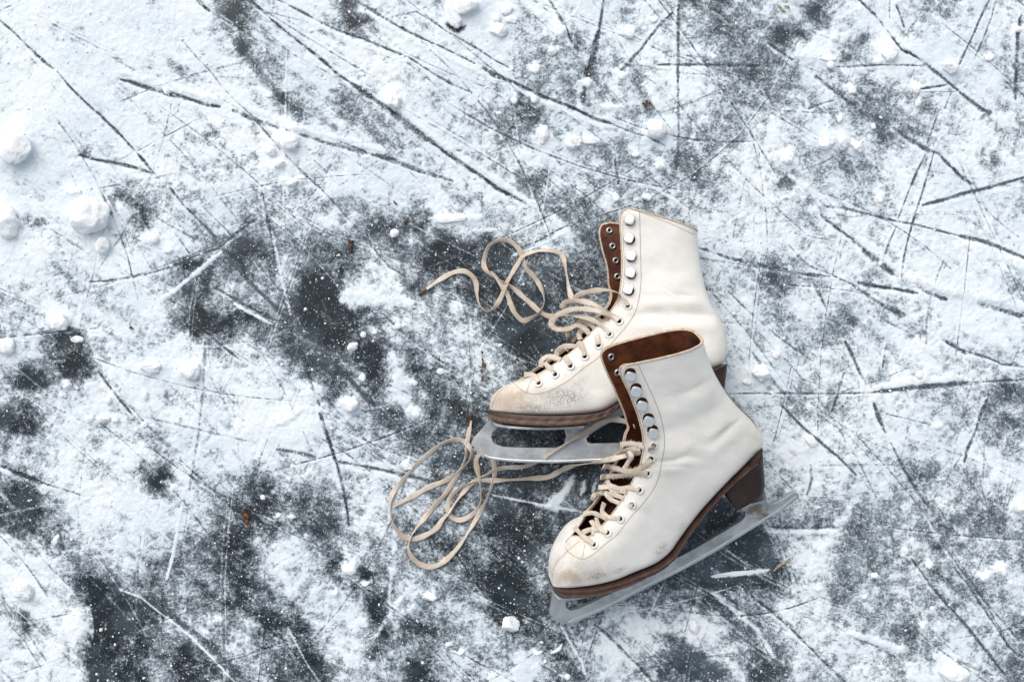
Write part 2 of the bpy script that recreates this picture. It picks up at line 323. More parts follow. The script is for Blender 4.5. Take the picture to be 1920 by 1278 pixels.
D(3, .9, (1115, 1170), (1140, 1190), (1170, 1220), (1200, 1250), (1225, 1278)); R(2.6, .8, (1052, 1172), (1070, 1205), (1090, 1240), (1098, 1265)); D(2, .7, (1235, 1095), (1275, 1105)); R(2, .7, (540, 1175), (560, 1215), (580, 1250), (600, 1278)); R(4, .5, (741, 1020), (735, 1075), (730, 1120), (733, 1160)); R(3, .4, (790, 1075), (760, 1110), (725, 1160), (700, 1200))
R(1.7, .8, (225, 1105), (265, 1120), (300, 1148), (330, 1170), (360, 1195), (400, 1235), (440, 1278)); G(4.6, .75, (290, 1130), (330, 1160), (370, 1190), (400, 1215), (430, 1245), (465, 1282)); R(2.8, .9, (343, 940), (332, 1000), (322, 1050), (313, 1085))
D(3.6, 1, (0, 872), (30, 885), (60, 898), (90, 908)); G(2, .5, (90, 908), (160, 930)); D(4, 1, (5, 915), (25, 940), (45, 962)); D(2.8, .9, (185, 695), (205, 725), (225, 750), (248, 777)); D(2.6, .45, (385, 640), (382, 720), (377, 780), (370, 830), (362, 880), (355, 920)); G(1.8, .4, (275, 783), (330, 795), (400, 812), (480, 830))
G(3, .8, (520, 842), (560, 848), (592, 857)); G(2.8, .9, (636, 865), (700, 877), (760, 890), (815, 903)); R(4.5, .7, (640, 876), (700, 888), (770, 902)); R(4, .4, (690, 868), (760, 880)); D(4, .9, (560, 640), (575, 690), (590, 735), (600, 760)); D(3.2, 1, (600, 775), (612, 810), (622, 840), (632, 870)); D(3, .9, (632, 870), (640, 900), (645, 925), (652, 962), (654, 985))
D(3, .9, (490, 358), (498, 385), (505, 425), (512, 450)); R(3.2, .55, (510, 435), (522, 490), (535, 550), (545, 590)); D(2, .9, (373, 616), (400, 635), (425, 655), (447, 672)); D(2.6, .85, (168, 529), (210, 526), (250, 520), (290, 510), (320, 500), (350, 487), (380, 475), (412, 466)); R(4.5, 1, (416, 472), (385, 497), (350, 527), (325, 547), (305, 562))
D(2.6, .9, (415, 462), (440, 440), (470, 418), (482, 410)); D(1.6, .7, (330, 440), (345, 460), (355, 475)); D(2.6, .6, (262, 395), (280, 430)); D(2, .4, (95, 430), (120, 445), (150, 465), (175, 485)); D(3, .95, (150, 291), (175, 299), (210, 305), (250, 314), (285, 325)); R(9, .8, (140, 306), (200, 318), (260, 330), (290, 340))
D(3, .8, (400, 538), (440, 560), (475, 580), (512, 600)); R(3.4, .8, (440, 570), (475, 590), (512, 608)); G(9, .5, (970, 325), (1010, 365), (1050, 400), (1080, 430), (1112, 458)); D(1.8, .7, (955, 472), (1010, 452), (1040, 435), (1065, 423)); R(2.5, .6, (960, 480), (1010, 461), (1065, 433)); D(2.4, .7, (1153, 300), (1160, 345)); R(3.6, .4, (1170, 367), (1245, 330)); R(3, .7, (1225, 352), (1260, 372), (1292, 396))
R(7, .9, (845, 414), (875, 410), (905, 409)); R(4, .8, (880, 435), (930, 430)); R(2.4, .8, (925, 928), (985, 940), (1050, 952), (1092, 960)); R(4, .6, (1005, 945), (1045, 956)); R(7, .9, (1075, 892), (1062, 920), (1045, 938), (1030, 945)); R(5.5, .9, (1097, 900), (1090, 925)); R(4, .7, (1117, 903), (1113, 920)); R(15, .55, (735, 665), (750, 715), (765, 765)); R(14, .9, (570, 725), (590, 745), (560, 770), (520, 790))
R(6, .6, (1335, 1110), (1420, 1180), (1450, 1230)); R(10, .5, (0, 430), (60, 440), (100, 470)); R(14, .7, (640, 565), (700, 555), (770, 570)); R(7, .5, (1480, 330), (1540, 370), (1580, 400)); R(4, .5, (1530, 60), (1555, 70), (1600, 60)); R(9, .7, (1495, 90), (1520, 115)); G(3, .5, (1410, 660), (1440, 705), (1500, 770)); R(2, .5, (1370, 662), (1440, 735))
rl = random.Random(5)          # the web of faint criss-cross blade scratches
for i in range(430):
    x, y = rl.uniform(-80, 1990), rl.uniform(-80, 1350); right = x > 1150
    a = math.radians(rl.choice([38, 42, 33, 28, 47, 40, 100, -15] if not right else [105, 110, 100, 45, 50, 30, 12, -10, 60])+rl.gauss(0, 5)); l = rl.uniform(80, 520); c = rl.gauss(0, .0006)
    pts = [(x+math.cos(a+c*t)*t, y+math.sin(a+c*t)*t) for t in np.linspace(0, l, 6)]
    q = rl.random(); kd = D if q < .28 else (S_ if q < .75 else R)
    kd(rl.uniform(.9, 1.6), rl.uniform(.35, .75) if kd is not R else rl.uniform(.2, .5), *pts)
    if rl.random() < .25: kd(1.1, .35, *[(u+rl.uniform(7, 9), v-4) for u, v in pts])
BL = [ # blobs x,y,rx,ry,delta
 (1380, 120, 110, 110, .17), (1500, 420, 330, 330, .09), (1180, 200, 130, 130, .07), (1650, 900, 300, 150, .06), (700, 330, 160, 60, .05), (560, 1150, 120, 80, .05), (625, 560, 70, 60, -.14), (610, 650, 60, 40, -.12), (700, 655, 70, 60, -.14), (860, 470, 110, 45, -.16), (1000, 570, 90, 70, -.12), (860, 780, 70, 40, -.12), (500, 470, 40, 60, -.1), (840, 1060, 110, 70, -.08), (220, 1150, 60, 70, -.1), (1700, 1000, 240, 150, .12), (1330, 1088, 70, 16, -.35), (1415, 1025, 50, 26, -.3), (1590, 170, 80, 50, .1), (300, 1180, 60, 60, .06), (1110, 380, 60, 60, .08),
 (440, 22, 26, 24, -.75), (452, 58, 11, 11, -.7), (450, 92, 13, 13, -.6), (470, 122, 8, 12, -.5), (668, 42, 30, 15, -.6), (648, 12, 18, 14, -.5), (605, 60, 14, 10, -.4), (530, 185, 16, 14, -.5), (560, 210, 16, 12, -.35), (655, 182, 25, 9, -.35),
 (852, 52, 14, 9, -.6), (1525, 24, 20, 18, -.6), (1480, 68, 34, 13, -.35), (1625, 75, 13, 12, -.55), (1588, 108, 10, 8, -.5), (1100, 135, 12, 14, -.5), (1080, 70, 12, 16, -.4), (1200, 150, 8, 26, -.35), (1212, 205, 9, 20, -.4),
 (160, 292, 14, 16, -.55), (345, 270, 10, 10, -.3), (395, 252, 14, 12, -.4), (275, 405, 18, 20, -.4), (225, 365, 16, 12, -.35), (75, 415, 16, 7, -.3), (352, 500, 22, 14, -.5), (355, 590, 40, 26, -.35), (450, 595, 34, 16, -.4), (445, 470, 24, 18, -.35),
 (45, 715, 24, 24, -.45), (90, 720, 20, 13, -.45), (145, 685, 34, 22, -.45), (120, 640, 30, 12, -.35), (5, 785, 20, 24, -.45), (52, 795, 17, 28, -.4), (295, 895, 20, 28, -.5), (285, 823, 16, 12, -.3), (265, 870, 14, 12, -.3), (40, 925, 26, 26, -.4), (315, 738, 10, 14, -.25),
 (436, 758, 10, 10, -.25), (630, 1062, 20, 22, -.3), (590, 990, 46, 22, -.35), (680, 1075, 16, 12, -.6), (665, 1100, 12, 8, -.5), (705, 1135, 22, 26, -.5), (720, 1190, 14, 18, -.4), (700, 1225, 12, 12, -.4), (780, 1255, 26, 22, -.45), (585, 1250, 22, 20, -.4), (755, 1195, 10, 18, -.3),
 (950, 1120, 26, 60, -.5), (950, 1235, 10, 16, -.3), (1290, 1250, 80, 30, -.2), (1330, 1130, 50, 14, -.2), (1005, 560, 30, 60, -.2), (1000, 645, 40, 40, -.3), (830, 470, 60, 30, -.2), (595, 545, 30, 30, -.3), (1130, 820, 60, 40, -.2), (1330, 960, 60, 50, -.3), (1400, 1040, 40, 30, -.15),
 (1260, 1080, 60, 20, -.1), (1455, 1075, 26, 26, -.35), (1280, 1235, 40, 20, -.2), (1590, 985, 30, 30, -.15), (1850, 975, 50, 40, -.15), (1740, 885, 34, 14, -.3), (1455, 520, 16, 24, -.45), (1900, 735, 26, 22, -.4), (170, 1240, 30, 60, -.15), (45, 1165, 16, 18, -.45),
 (25, 270, 40, 40, .4), (540, 260, 26, 20, .5), (590, 735, 20, 18, .5), (60, 480, 50, 30, .3), (200, 480, 40, 20, .2), (560, 800, 60, 26, .35), (100, 1050, 30, 20, .4), (150, 1170, 20, 25, .4), (1520, 105, 26, 18, .4), (1670, 105, 30, 20, .3), (1320, 1190, 20, 24, .3), (1230, 1150, 50, 30, .1), (990, 1240, 40, 30, .3), (1165, 1240, 30, 40, .3), (1735, 650, 30, 14, .3), (290, 970, 20, 20, .2), (410, 1160, 26, 14, .35), (545, 1200, 10, 22, .35), (770, 1140, 16, 10, .3), (1045, 195, 30, 8, .2), (1150, 198, 30, 7, .35)]
LUMPS = [
 (165, 405, 38, 40, 20, 'a', 'largest angular snow lump, on the white snow near the left edge'),
 (14, 416, 24, 30, 0, 'a', 'large snow lump cut by the left edge, beside the largest lump'),
 (190, 460, 16, 15, 0, 'a', 'greyish flat snow lump just below the largest angular lump'),
 (110, 606, 18, 19, 10, 'a', 'faceted snow lump with a dark ice patch at its lower right, left side'),
 (9, 651, 17, 20, 0, 'a', 'snow lump touching the left edge halfway down the picture'),
 (138, 359, 15, 9, 10, 's', 'low oval snow lump just above the largest angular lump'),
 (26, 275, 32, 30, 0, 's', 'broad soft snow mound by the left edge above the two big lumps'),
 (288, 448, 10, 9, 0, 'r', 'small round snow lump with a shadow, upper of the pair left of the crossing scratches'),
 (316, 469, 10, 8, 20, 'a', 'small snow lump, lower of the pair left of the crossing scratches'),
 (282, 690, 20, 12, 5, 'a', 'flat-topped snow lump, left one of the two alike on clean white snow'),
 (356, 695, 20, 17, 10, 'a', 'wedge-shaped snow lump, right one of the two alike on clean white snow'),
 (145, 636, 12, 7, 0, 's', 'low snow lump just right of and below the faceted lump on the left'),
 (126, 722, 8, 9, 0, 'a', 'small snow lump at the right tip of the dark ice patches on the left'),
 (204, 750, 8, 8, 0, 'a', 'small snow lump beside the upper end of the short scratch left of centre'),
 (170, 784, 12, 7, -35, 'a', 'elongated snow bit, leftmost of the little row below the short scratch'),
 (196, 783, 10, 8, 30, 'a', 'snow bit second from left in the little row below the short scratch'),
 (217, 787, 7, 7, 0, 'a', 'snow bit third from left in the little row below the short scratch'),
 (273, 741, 6, 9, 0, 'a', 'upright small snow bit under the flat-topped lump'),
 (270, 796, 9, 6, -40, 'a', 'small slanting snow bit above the dark triangular patch'),
 (656, 757, 17, 18, 0, 'a', 'bright snow lump with a blue shadow between the two long scratches left of the skates'),
 (661, 649, 12, 9, -20, 'a', 'small pointed snow lump on dark ice left of the skates'),
 (680, 708, 7, 7, 20, 'a', 'tiny snow lump on the darkest ice left of the upper skate'),
 (681, 627, 6, 6, 0, 'r', 'tiny round snow ball, left one of the pair below the broken lace tip'),
 (703, 622, 5, 5, 0, 'r', 'tiny round snow ball, right one of the pair below the broken lace tip'),
 (746, 611, 7, 6, 0, 'r', 'small round snow ball left of the loose lace curl'),
 (740, 437, 10, 9, -30, 'a', 'small square snow lump on dark ice beside a brown leaf bit'),
 (780, 775, 8, 9, 0, 's', 'pale snow lump at the lower end of the white streak left of the toe'),
 (776, 717, 8, 6, 0, 's', 'pale snow lump halfway along the speckled ice left of the upper toe'),
 (762, 873, 13, 8, 20, 'a', 'snow lump touching the outer lace loop'),
 (826, 696, 8, 6, 0, 'a', 'small snow lump left of the upper skate toe cap'),
 (44, 1109, 20, 17, -15, 'a', 'bright snow lump on the thick snow in the lower left corner'),
 (104, 1013, 7, 12, 30, 'a', 'leaf-shaped snow lump on the dark strip in the lower left'),
 (955, 1170, 19, 16, 15, 'a', 'knobbly snow lump on dark ice left of the lower toe pick'),
 (630, 1111, 6, 10, 10, 'a', 'small upright snow lump in the speckled snow at the bottom centre'),
 (806, 1118, 14, 8, 10, 's', 'white snow crust below the big lace loop'),
 (653, 1066, 14, 10, 20, 's', 'dirty wedge of snow beside a smooth dark hollow'),
 (686, 1094, 9, 5, -10, 's', 'short snow bit under the smooth dark hollow'),
 (866, 1222, 9, 5, -15, 'a', 'small flat snow lump near the bottom edge left of centre'),
 (842, 1207, 8, 5, 0, 'a', 'tiny snow lump above the flat one near the bottom edge'),
 (1044, 1217, 15, 4, -38, 'c', 'thin curved snow flake below the lower toe pick'),
 (1006, 1222, 10, 5, 15, 'c', 'small curved snow flake left of the thin curved flake'),
 (1064, 1268, 6, 6, 0, 'r', 'small round snow ball at the bottom edge below the toe pick'),
 (548, 969, 7, 5, 0, 'a', 'tiny snow lump, right one of the pair right of the brown leaf'),
 (522, 966, 6, 6, 0, 'a', 'tiny snow lump, left one of the pair right of the brown leaf'),
 (493, 932, 5, 5, 0, 'r', 'tiny snow ball above the brown leaf'),
 (738, 190, 16, 16, 0, 'a', 'round bright snow lump sitting on the long dark scratch'),
 (849, 27, 13, 25, -20, 'a', 'tall oval snow lump at the top edge, left one of the touching pair'),
 (874, 10, 24, 18, 0, 'a', 'wide snow lump at the top edge, right one of the touching pair'),
 (934, 57, 18, 14, 10, 's', 'soft rounded snow lump, lowest of the cluster near the top edge'),
 (932, 35, 8, 9, 0, 'r', 'small round snow lump in the middle of the cluster near the top edge'),
 (957, 37, 13, 8, 0, 's', 'flat oval snow lump, right one of the cluster near the top edge'),
 (950, 20, 14, 9, 0, 's', 'soft snow lump, highest of the cluster near the top edge'),
 (1018, 251, 12, 18, 0, 'a', 'pear-shaped snow lump above the middle of the picture'),
 (1077, 266, 17, 14, 15, 'a', 'chunky snow lump right of the pear-shaped one'),
 (1232, 243, 18, 18, 0, 'r', 'big smooth snow ball above the upper skate'),
 (1192, 290, 8, 6, 0, 'r', 'small snow ball halfway between the smooth big ball and the chunky lump'),
 (1237, 311, 12, 9, 15, 'a', 'small oval snow lump straight below the big smooth ball'),
 (1102, 155, 9, 10, 0, 'r', 'small snow ball where two dark scratches meet'),
 (1167, 142, 9, 8, 0, 'r', 'small oval snow ball right of the meeting scratches'),
 (1178, 62, 12, 10, 25, 'a', 'snow lump between two dark scratches near the top'),
 (1056, 58, 9, 13, 10, 'a', 'upright snow lump resting against a dark scratch near the top'),
 (1226, 37, 7, 6, 0, 's', 'faint little snow lump near the end of a slanting scratch at the top'),
 (963, 188, 8, 10, -20, 'a', 'small snow lump, left one of the pair beside the long diagonal scratch'),
 (1003, 185, 9, 9, 0, 'a', 'small snow lump, right one of the pair beside the long diagonal scratch'),
 (1036, 97, 9, 8, 0, 'a', 'small snow lump left of the meeting scratches, higher of two'),
 (1004, 129, 11, 9, 0, 's', 'small soft snow lump left of the meeting scratches, lower of two'),
 (1213, 370, 11, 8, 20, 'a', 'small snow lump just above the tall corner of the upper boot'),
 (1154, 370, 8, 10, 0, 's', 'small soft snow lump above the brown flap of the upper boot'),
 (1566, 72, 7, 10, 15, 'a', 'small upright snow lump in the upper right among dark patches'),
 (1552, 109, 18, 8, -5, 's', 'long flat snow lump in the upper right'),
 (1558, 122, 8, 8, 0, 'r', 'small snow ball tucked under the long flat lump'),
 (1671, 100, 16, 14, 10, 's', 'soft snow mound left of the brightest lump in the upper right'),
 (1782, 124, 16, 14, 35, 'a', 'bright rounded snow lump beside the double scratch in the upper right'),
 (1855, 108, 10, 7, -20, 's', 'small low snow lump right of the double scratch'),
 (1909, 55, 7, 6, 0, 'r', 'small snow ball near the right edge at the top'),
 (1718, 168, 9, 7, 10, 'a', 'small snow lump at the left end of a short dark scratch'),
 (1722, 193, 8, 9, 0, 'a', 'small snow lump below the short dark scratch'),
 (1599, 170, 8, 7, 0, 's', 'soft small snow lump left of the short dark scratch'),
 (1576, 222, 6, 9, 20, 'a', 'pointed little snow lump above the row of three'),
 (1550, 266, 16, 16, 0, 's', 'snow lump, left one of the row of three'),
 (1581, 267, 13, 16, 10, 'a', 'tall snow lump, middle one of the row of three'),
 (1608, 275, 14, 12, 0, 'a', 'rounded snow lump, right one of the row of three'),
 (1478, 298, 12, 11, 0, 'a', 'square snow lump lower left of the row of three'),
 (1638, 238, 5, 5, 0, 'r', 'tiny snow ball above and right of the row of three'),
 (1340, 108, 6, 6, 20, 'a', 'tiny snow lump just above the straight horizontal scratch'),
 (1430, 700, 21, 15, 35, 'a', 'bright snow lump right of the upper skate heel'),
 (1456, 664, 9, 10, 0, 'a', 'knobbed snow lump above the bright one right of the upper skate heel'),
 (1401, 716, 9, 7, 0, 's', 'low snow bit left of the bright lump beside the upper heel'),
 (1725, 703, 7, 8, 0, 'r', 'small snow ball standing just above the long level scratch'),
 (1760, 798, 10, 6, -10, 'a', 'small oval snow lump below the long level scratch'),
 (1914, 950, 14, 13, 10, 'a', 'snow lump cut by the right edge, level with the blade tail'),
 (1848, 1082, 11, 9, -20, 'a', 'small snow lump, left one of the pair at lower right'),
 (1880, 1068, 11, 11, 20, 'a', 'small snow lump, right one of the pair at lower right'),
 (1895, 1092, 6, 6, 0, 's', 'tiny snow lump under the pair at lower right'),
 (1743, 1057, 8, 10, 20, 'a', 'grey-white snow lump beside a long scratch at lower right'),
 (1787, 1264, 28, 24, 10, 's', 'big smooth snow lump cut by the bottom edge at right'),
 (1302, 1174, 11, 19, -15, 'a', 'crescent snow flake below the middle of the lower blade'),
 (1212, 1180, 8, 11, -15, 'a', 'snow bit, left one of the pair below the lower blade'),
 (1234, 1176, 8, 9, 20, 'a', 'snow bit, right one of the pair below the lower blade'),
 (1180, 1160, 9, 6, 20, 's', 'soft snow bit nearest the lower blade edge'),
 (1533, 1105, 7, 5, 0, 'a', 'tiny bright snow lump right of the straw bit'),
 (1622, 1117, 7, 5, -20, 'a', 'tiny snow lump on the speckled ice right of the straw bit'),
 (1640, 1078, 9, 6, 0, 's', 'faint snow lump amid dark speckles at lower right'),
 (1732, 1172, 6, 9, 25, 's', 'upright pale snow bit left of a long scratch, lower right'),
 (1748, 1140, 6, 5, 0, 'a', 'tiny snow lump left of a long scratch, lower right'),
 (508, 280, 10, 14, -35, 'a', 'slanting snow lump, upper one of the touching pair on the upper left scratches'),
 (522, 306, 12, 10, 20, 'a', 'snow lump, lower one of the touching pair on the upper left scratches'),
 (540, 262, 20, 16, 20, 's', 'soft broad snow lump right of the touching pair'),
 (548, 342, 13, 7, -30, 'a', 'oval snow lump beside the thin scratch, upper left'),
 (312, 171, 8, 6, 20, 'a', 'small snow lump bridging the dark groove, upper left'),
 (505, 178, 8, 5, 0, 's', 'small snow lump left of the dark smudge, upper left'),
 (935, 212, 6, 4, 0, 'r', 'tiny snow lump on the dark speckled patch above centre'),
 (1100, 265, 18, 6, 10, 's', 'thin tail of snow right of the chunky lump'),
 (847, 412, 30, 6, -4, 's', 'long low snow bar above the loose lace loop'),
 (1380, 1075, 40, 5, -5, 's', 'long thin snow shard below the lower blade beside the straw'),
 (1651, 494, 5, 5, 0, 'a', 'tiny snow lump lying in a dark scratch on the right'),
 (1520, 826, 9, 12, -35, 's', 'soft snow lump right of the lower boot'),
 (1650, 372, 7, 8, 0, 's', 'small snow lump under the dark speckles on the right'),
]
POLY = [(0, 1000), (30, 1006), (55, 1030), (78, 1030), (100, 1065), (102, 1080), (120, 1088), (135, 1100), (147, 1125), (170, 1138), (178, 1165), (176, 1195), (169, 1214), (160, 1195), (150, 1188), (141, 1215), (140, 1250), (152, 1290), (-120, 1400), (-120, 1000)]
def inpoly(X, Y, poly):
    c = np.zeros(X.shape, bool); n = len(poly)
    for i in range(n):
        x1, y1 = poly[i]; x2, y2 = poly[(i+1) % n]
        if y1 == y2: continue
        c ^= ((y1 > Y) != (y2 > Y)) & (X < (x2-x1)*(Y-y1)/(y2-y1)+x1)
    return c
def grid_axis(lo, hi, step, far, n):
    core = np.arange(lo, hi+step*.5, step); g = np.geomspace(step*2, far, n)
    return np.concatenate([(lo-np.cumsum(g))[::-1], core, hi+np.cumsum(g)])
AX = grid_axis(-90, 2010, 1.5, 400, 42); AY = grid_axis(-90, 1368, 1.5, 400, 42)
X, Y = np.meshgrid(AX, AY); nx, ny = len(AX), len(AY)
def ground_fields(X, Y):
    wx = X+(fbm(X, Y, 1/26., 3, 3)-.5)*26; wy = Y+(fbm(X, Y, 1/26., 9, 3)-.5)*26
    gx = np.clip(wx/40.-.5, -200, 300); gy = np.clip(wy/40.-.5, -200, 300)
    def refl(i, n): i = np.mod(i, 2*n); return np.where(i >= n, 2*n-1-i, i)
    x0 = np.floor(gx).astype(int); y0 = np.floor(gy).astype(int); fx = gx-x0; fy = gy-y0
    fx = fx*fx*(3-2*fx)*.6+fx*.4; fy = fy*fy*(3-2*fy)*.6+fy*.4
    g = lambda a, b: GR[refl(b, 32), refl(a, 48)]
    cov = (g(x0, y0)*(1-fx)+g(x0+1, y0)*fx)*(1-fy)+(g(x0, y0+1)*(1-fx)+g(x0+1, y0+1)*fx)*fy
    cov = .5+(cov-.5)*1.06+.01
    pm = inpoly(wx*.35+X*.65, wy*.35+Y*.65, POLY); cov = np.where(pm, cov*.55+.42, cov)
    for x, y, rx, ry, d in BL:
        q = ((wx-x)/rx)**2+((wy-y)/ry)**2; cov = cov+d*np.exp(-q*.9)*np.where(q < 9, 1, 0)
    m1 = fbm(X, Y, 1/16., 31, 4)-.5
    # wind-combed streaks running down-right
    ca, sa = math.cos(.62), math.sin(.62); U = X*ca+Y*sa; V = -X*sa+Y*ca
    st = fbm(U, V*6, 1/110., 57, 3)-.5
    ca2, sa2 = math.cos(-1.25), math.sin(-1.25); U2 = X*ca2+Y*sa2; V2 = -X*sa2+Y*ca2
    st2 = fbm(U2, V2*7, 1/120., 63, 3)-.5; pk = smooth01(fbm(X, Y, 1/150., 83, 2), .42, .62)
    ws = fbm(U, V*3, 1/55., 59, 4)-.5
    cov = cov+m1*.56+st*.46*pk+st2*.34*(1-pk)+ws*.36+(fbm(X, Y, 1/5., 101, 2)-.5)*.25
    for lx, ly, lrx, lry, lrot, lk, ll in LUMPS:
        i0, i1 = np.searchsorted(AX, [lx-lrx*3, lx+lrx*3]); j0, j1 = np.searchsorted(AY, [ly-lry*3, ly+lry*3]); sl = (slice(j0, j1), slice(i0, i1))
        if i1 <= i0 or j1 <= j0: continue
        e = np.exp(-(((wx[sl]-lx)/(lrx*1.25))**2+((wy[sl]-ly)/(lry*1.25))**2)); cov[sl] += e*np.clip(cov[sl], 0, .5)*.9
    thick = smooth01(cov, .45, 1.15)
    h = thick*1.5+(fbm(X, Y, 1/24., 77, 4)-.5)*2.6*smooth01(cov, .45, .9)+(fbm(X, Y, 1/6., 91, 3)-.5)*1.2*smooth01(cov, .4, .8)
    for lx, ly, lrx, lry, lrot, lk, ll in LUMPS:
        i0, i1 = np.searchsorted(AX, [lx-lrx*3, lx+lrx*3]); j0, j1 = np.searchsorted(AY, [ly-lry*3, ly+lry*3]); sl = (slice(j0, j1), slice(i0, i1))
        if i1 <= i0 or j1 <= j0: continue
        e = np.exp(-(((wx[sl]-lx)/(lrx*1.2))**2+((wy[sl]-ly)/(lry*1.2))**2)); h[sl] += e*min(lrx, lry)*.28*smooth01(cov[sl], .2, .8)
    frost = .42*smooth01(X+(fbm(X, Y, 1/160., 87, 3)-.5)*700, 1020, 1500)*(.5+.5*fbm(X, Y, 1/40., 88, 3))+.34*smooth01(fbm(X, Y, 1/45., 89, 4), .48, .72)
    for p, w, k, s in Lr:
        xs = [q[0] for q in p]; ys = [q[1] for q in p]; pad = w*3.2+6
        i0, i1 = np.searchsorted(AX, [min(xs)-pad, max(xs)+pad]); j0, j1 = np.searchsorted(AY, [min(ys)-pad, max(ys)+pad])
        if i1 <= i0 or j1 <= j0: continue
        sl = (slice(j0, j1), slice(i0, i1)); xx, yy = X[sl], Y[sl]
        jit = (vnoise(xx, yy, 1/4., 4)-.5)*w*.55+(vnoise(xx, yy, 1/9., 5)-.5)*w*.6+(vnoise(xx, yy, 1/30., 6)-.5)*w*.6
        d, sg, t = pdist(xx, yy, p); taper = np.clip(np.minimum(t, 1-t)*7+.25, 0, 1)
        ww = w*(.86 if k == 'D' else 1)*(.55+.45*taper)*(.75+.5*vnoise(xx, yy, 1/22., 8))
        br = .58+.42*smooth01(vnoise(xx, yy, 1/11., 44)*.7+vnoise(xx, yy, 1/45., 46)*.3, .22, .55)
        if k == 'D':
            m = (1-smooth01(np.abs(d+jit*.6), ww*.35, ww*1.6))*s*br
            m = m*.9; fl = .02+.24*smooth01(vnoise(xx, yy, 1/5., 47)*.6+vnoise(xx, yy, 1/17., 48)*.4, .42, .72); cov[sl] = cov[sl]*(1-m)+fl*m; h[sl] = h[sl]*(1-m)-m*.2
            e = np.exp(-((d-ww*2.2)/(w*.9+1))**2)*s*.2*(sg > 0)*br
            cov[sl] += e; h[sl] += e*1.0
        elif k == 'S':
            m = (1-smooth01(np.abs(d), ww*.4, ww*1.5))*s*br
            cov[sl] = cov[sl]*(1-m)+.44*m; h[sl] -= m*.15
        elif k == 'G':
            m = (1-smooth01(np.abs(d), ww*.3, ww*1.6))*s*.9*(.6+.4*br)
            cov[sl] = cov[sl]*(1-m)+(-.05+.25*vnoise(xx, yy, 1/12., 13))*m; h[sl] = h[sl]*(1-m)-m*.3; frost[sl] = np.maximum(frost[sl], m*(.35+.75*vnoise(xx, yy, 1/14., 12)))
        else:
            m = (1-smooth01(np.abs(d+jit*.9), ww*.1, ww*1.6))*s
            cov[sl] = cov[sl]*(1-m)+np.maximum(cov[sl], 1.12)*m; h[sl] += m*min(2.6, .3+w*.22)*(.6+.8*vnoise(xx, yy, 1/12., 66))
    for x, y, rx, ry, d in BL:
        if d > .25:
            q = ((wx-x)/rx)**2+((wy-y)/ry)**2; h = h+np.exp(-q)*8*d
    return cov, h, frost
cov, hh, frost = ground_fields(X, Y)
Zg = hh*.00062
verts = np.empty((nx*ny, 3), np.float32); verts[:, 0] = ((X-CX)*S).ravel(); verts[:, 1] = ((CY-Y)*S).ravel(); verts[:, 2] = Zg.ravel()
idx = np.arange(nx*ny).reshape(ny, nx)
quads = np.stack([idx[1:, :-1], idx[1:, 1:], idx[:-1, 1:], idx[:-1, :-1]], -1).reshape(-1, 4).astype(np.int32)
me = bpy.data.meshes.new('ice'); me.vertices.add(len(verts)); me.vertices.foreach_set('co', verts.ravel())
me.loops.add(quads.size); me.loops.foreach_set('vertex_index', quads.ravel())
me.polygons.add(len(quads)); me.polygons.foreach_set('loop_start', np.arange(0, quads.size, 4, dtype=np.int32)); me.polygons.foreach_set('loop_total', np.full(len(quads), 4, np.int32))
me.polygons.foreach_set('use_smooth', np.ones(len(quads), bool)); me.update(calc_edges=True)
for nm, arr in (('cov', cov), ('frost', frost)):
    a = me.attributes.new(nm, 'FLOAT', 'POINT'); a.data.foreach_set('value', arr.ravel().astype(np.float32))
ice = link('ice', me, M_G); tag(ice, kind='structure', label='dark frozen lake ice scored by blades and dusted with snow')
def gz(px, py):
    i = min(max(int(np.searchsorted(AX, px)), 0), nx-1); j = min(max(int(np.searchsorted(AY, py)), 0), ny-1); return float(Zg[j, i])

# ------------------------------------------------------------------ snow lumps
ICO = {}
def ico(sub):
    if sub not in ICO:
        bm = bmesh.new(); bmesh.ops.create_icosphere(bm, subdivisions=sub, radius=1.0)
        ICO[sub] = (np.array([v.co[:] for v in bm.verts]), [tuple(v.index for v in f.verts) for f in bm.faces]); bm.free()
    return ICO[sub]
def lump(px, py, rx, ry, rot, kind, label):
    seed = int(px*7+py*3); r = np.random.RandomState(seed); V, F = ico(4 if max(rx, ry) > 11 else 3); V = V.copy()
    ncut = {'a': 9, 'r': 4, 's': 5, 'c': 6}[kind]
    for k in range(ncut):
        n = r.normal(size=3); n[2] = abs(n[2])*.8; n /= np.linalg.norm(n); dd = r.uniform(.62, .86) if kind != 'r' else r.uniform(.84, .95)
        s = V@n; m = s > dd; V[m] -= np.outer((s[m]-dd)*.88, n)
    nn = np.zeros(len(V))
    for k in range(11):
        w = r.normal(size=3)*(1.8+k*1.5); nn += np.sin(V@w+r.uniform(0, 6)+np.sin(V@w[::-1])*1.2)/(2+k*1.1)
    V *= (1+nn*(.06 if kind == 'r' else .17))[:, None]
    if kind == 'c': V[:, 1] += .9*V[:, 0]**2-.4
    rx, ry = rx*.96, ry*.96; hz = min(rx, ry)*(.72 if kind in 'ar' else .42)
    V = V*np.array([rx, ry, hz])*S
    a = math.radians(-rot); c, s = math.cos(a), math.sin(a); V = np.c_[V[:, 0]*c-V[:, 1]*s, V[:, 0]*s+V[:, 1]*c, V[:, 2]]
    V[:, 2] = np.maximum(V[:, 2], -hz*S*.45)
    z0 = gz(px, py); p = P(px, py, z0+hz*S*.4)
    m_ = bpy.data.meshes.new('snow_lump'); m_.from_pydata([tuple(v) for v in V], [], F); m_.polygons.foreach_set('use_smooth', [True]*len(F)); m_.update()
    o = link('snow_lump', m_, M_S); o.location = (p.x, p.y, z0+hz*S*.38)
    tag(o, label, 'snow lump', 'snow lumps scattered on the ice'); return o
for L_ in LUMPS: lump(*L_)
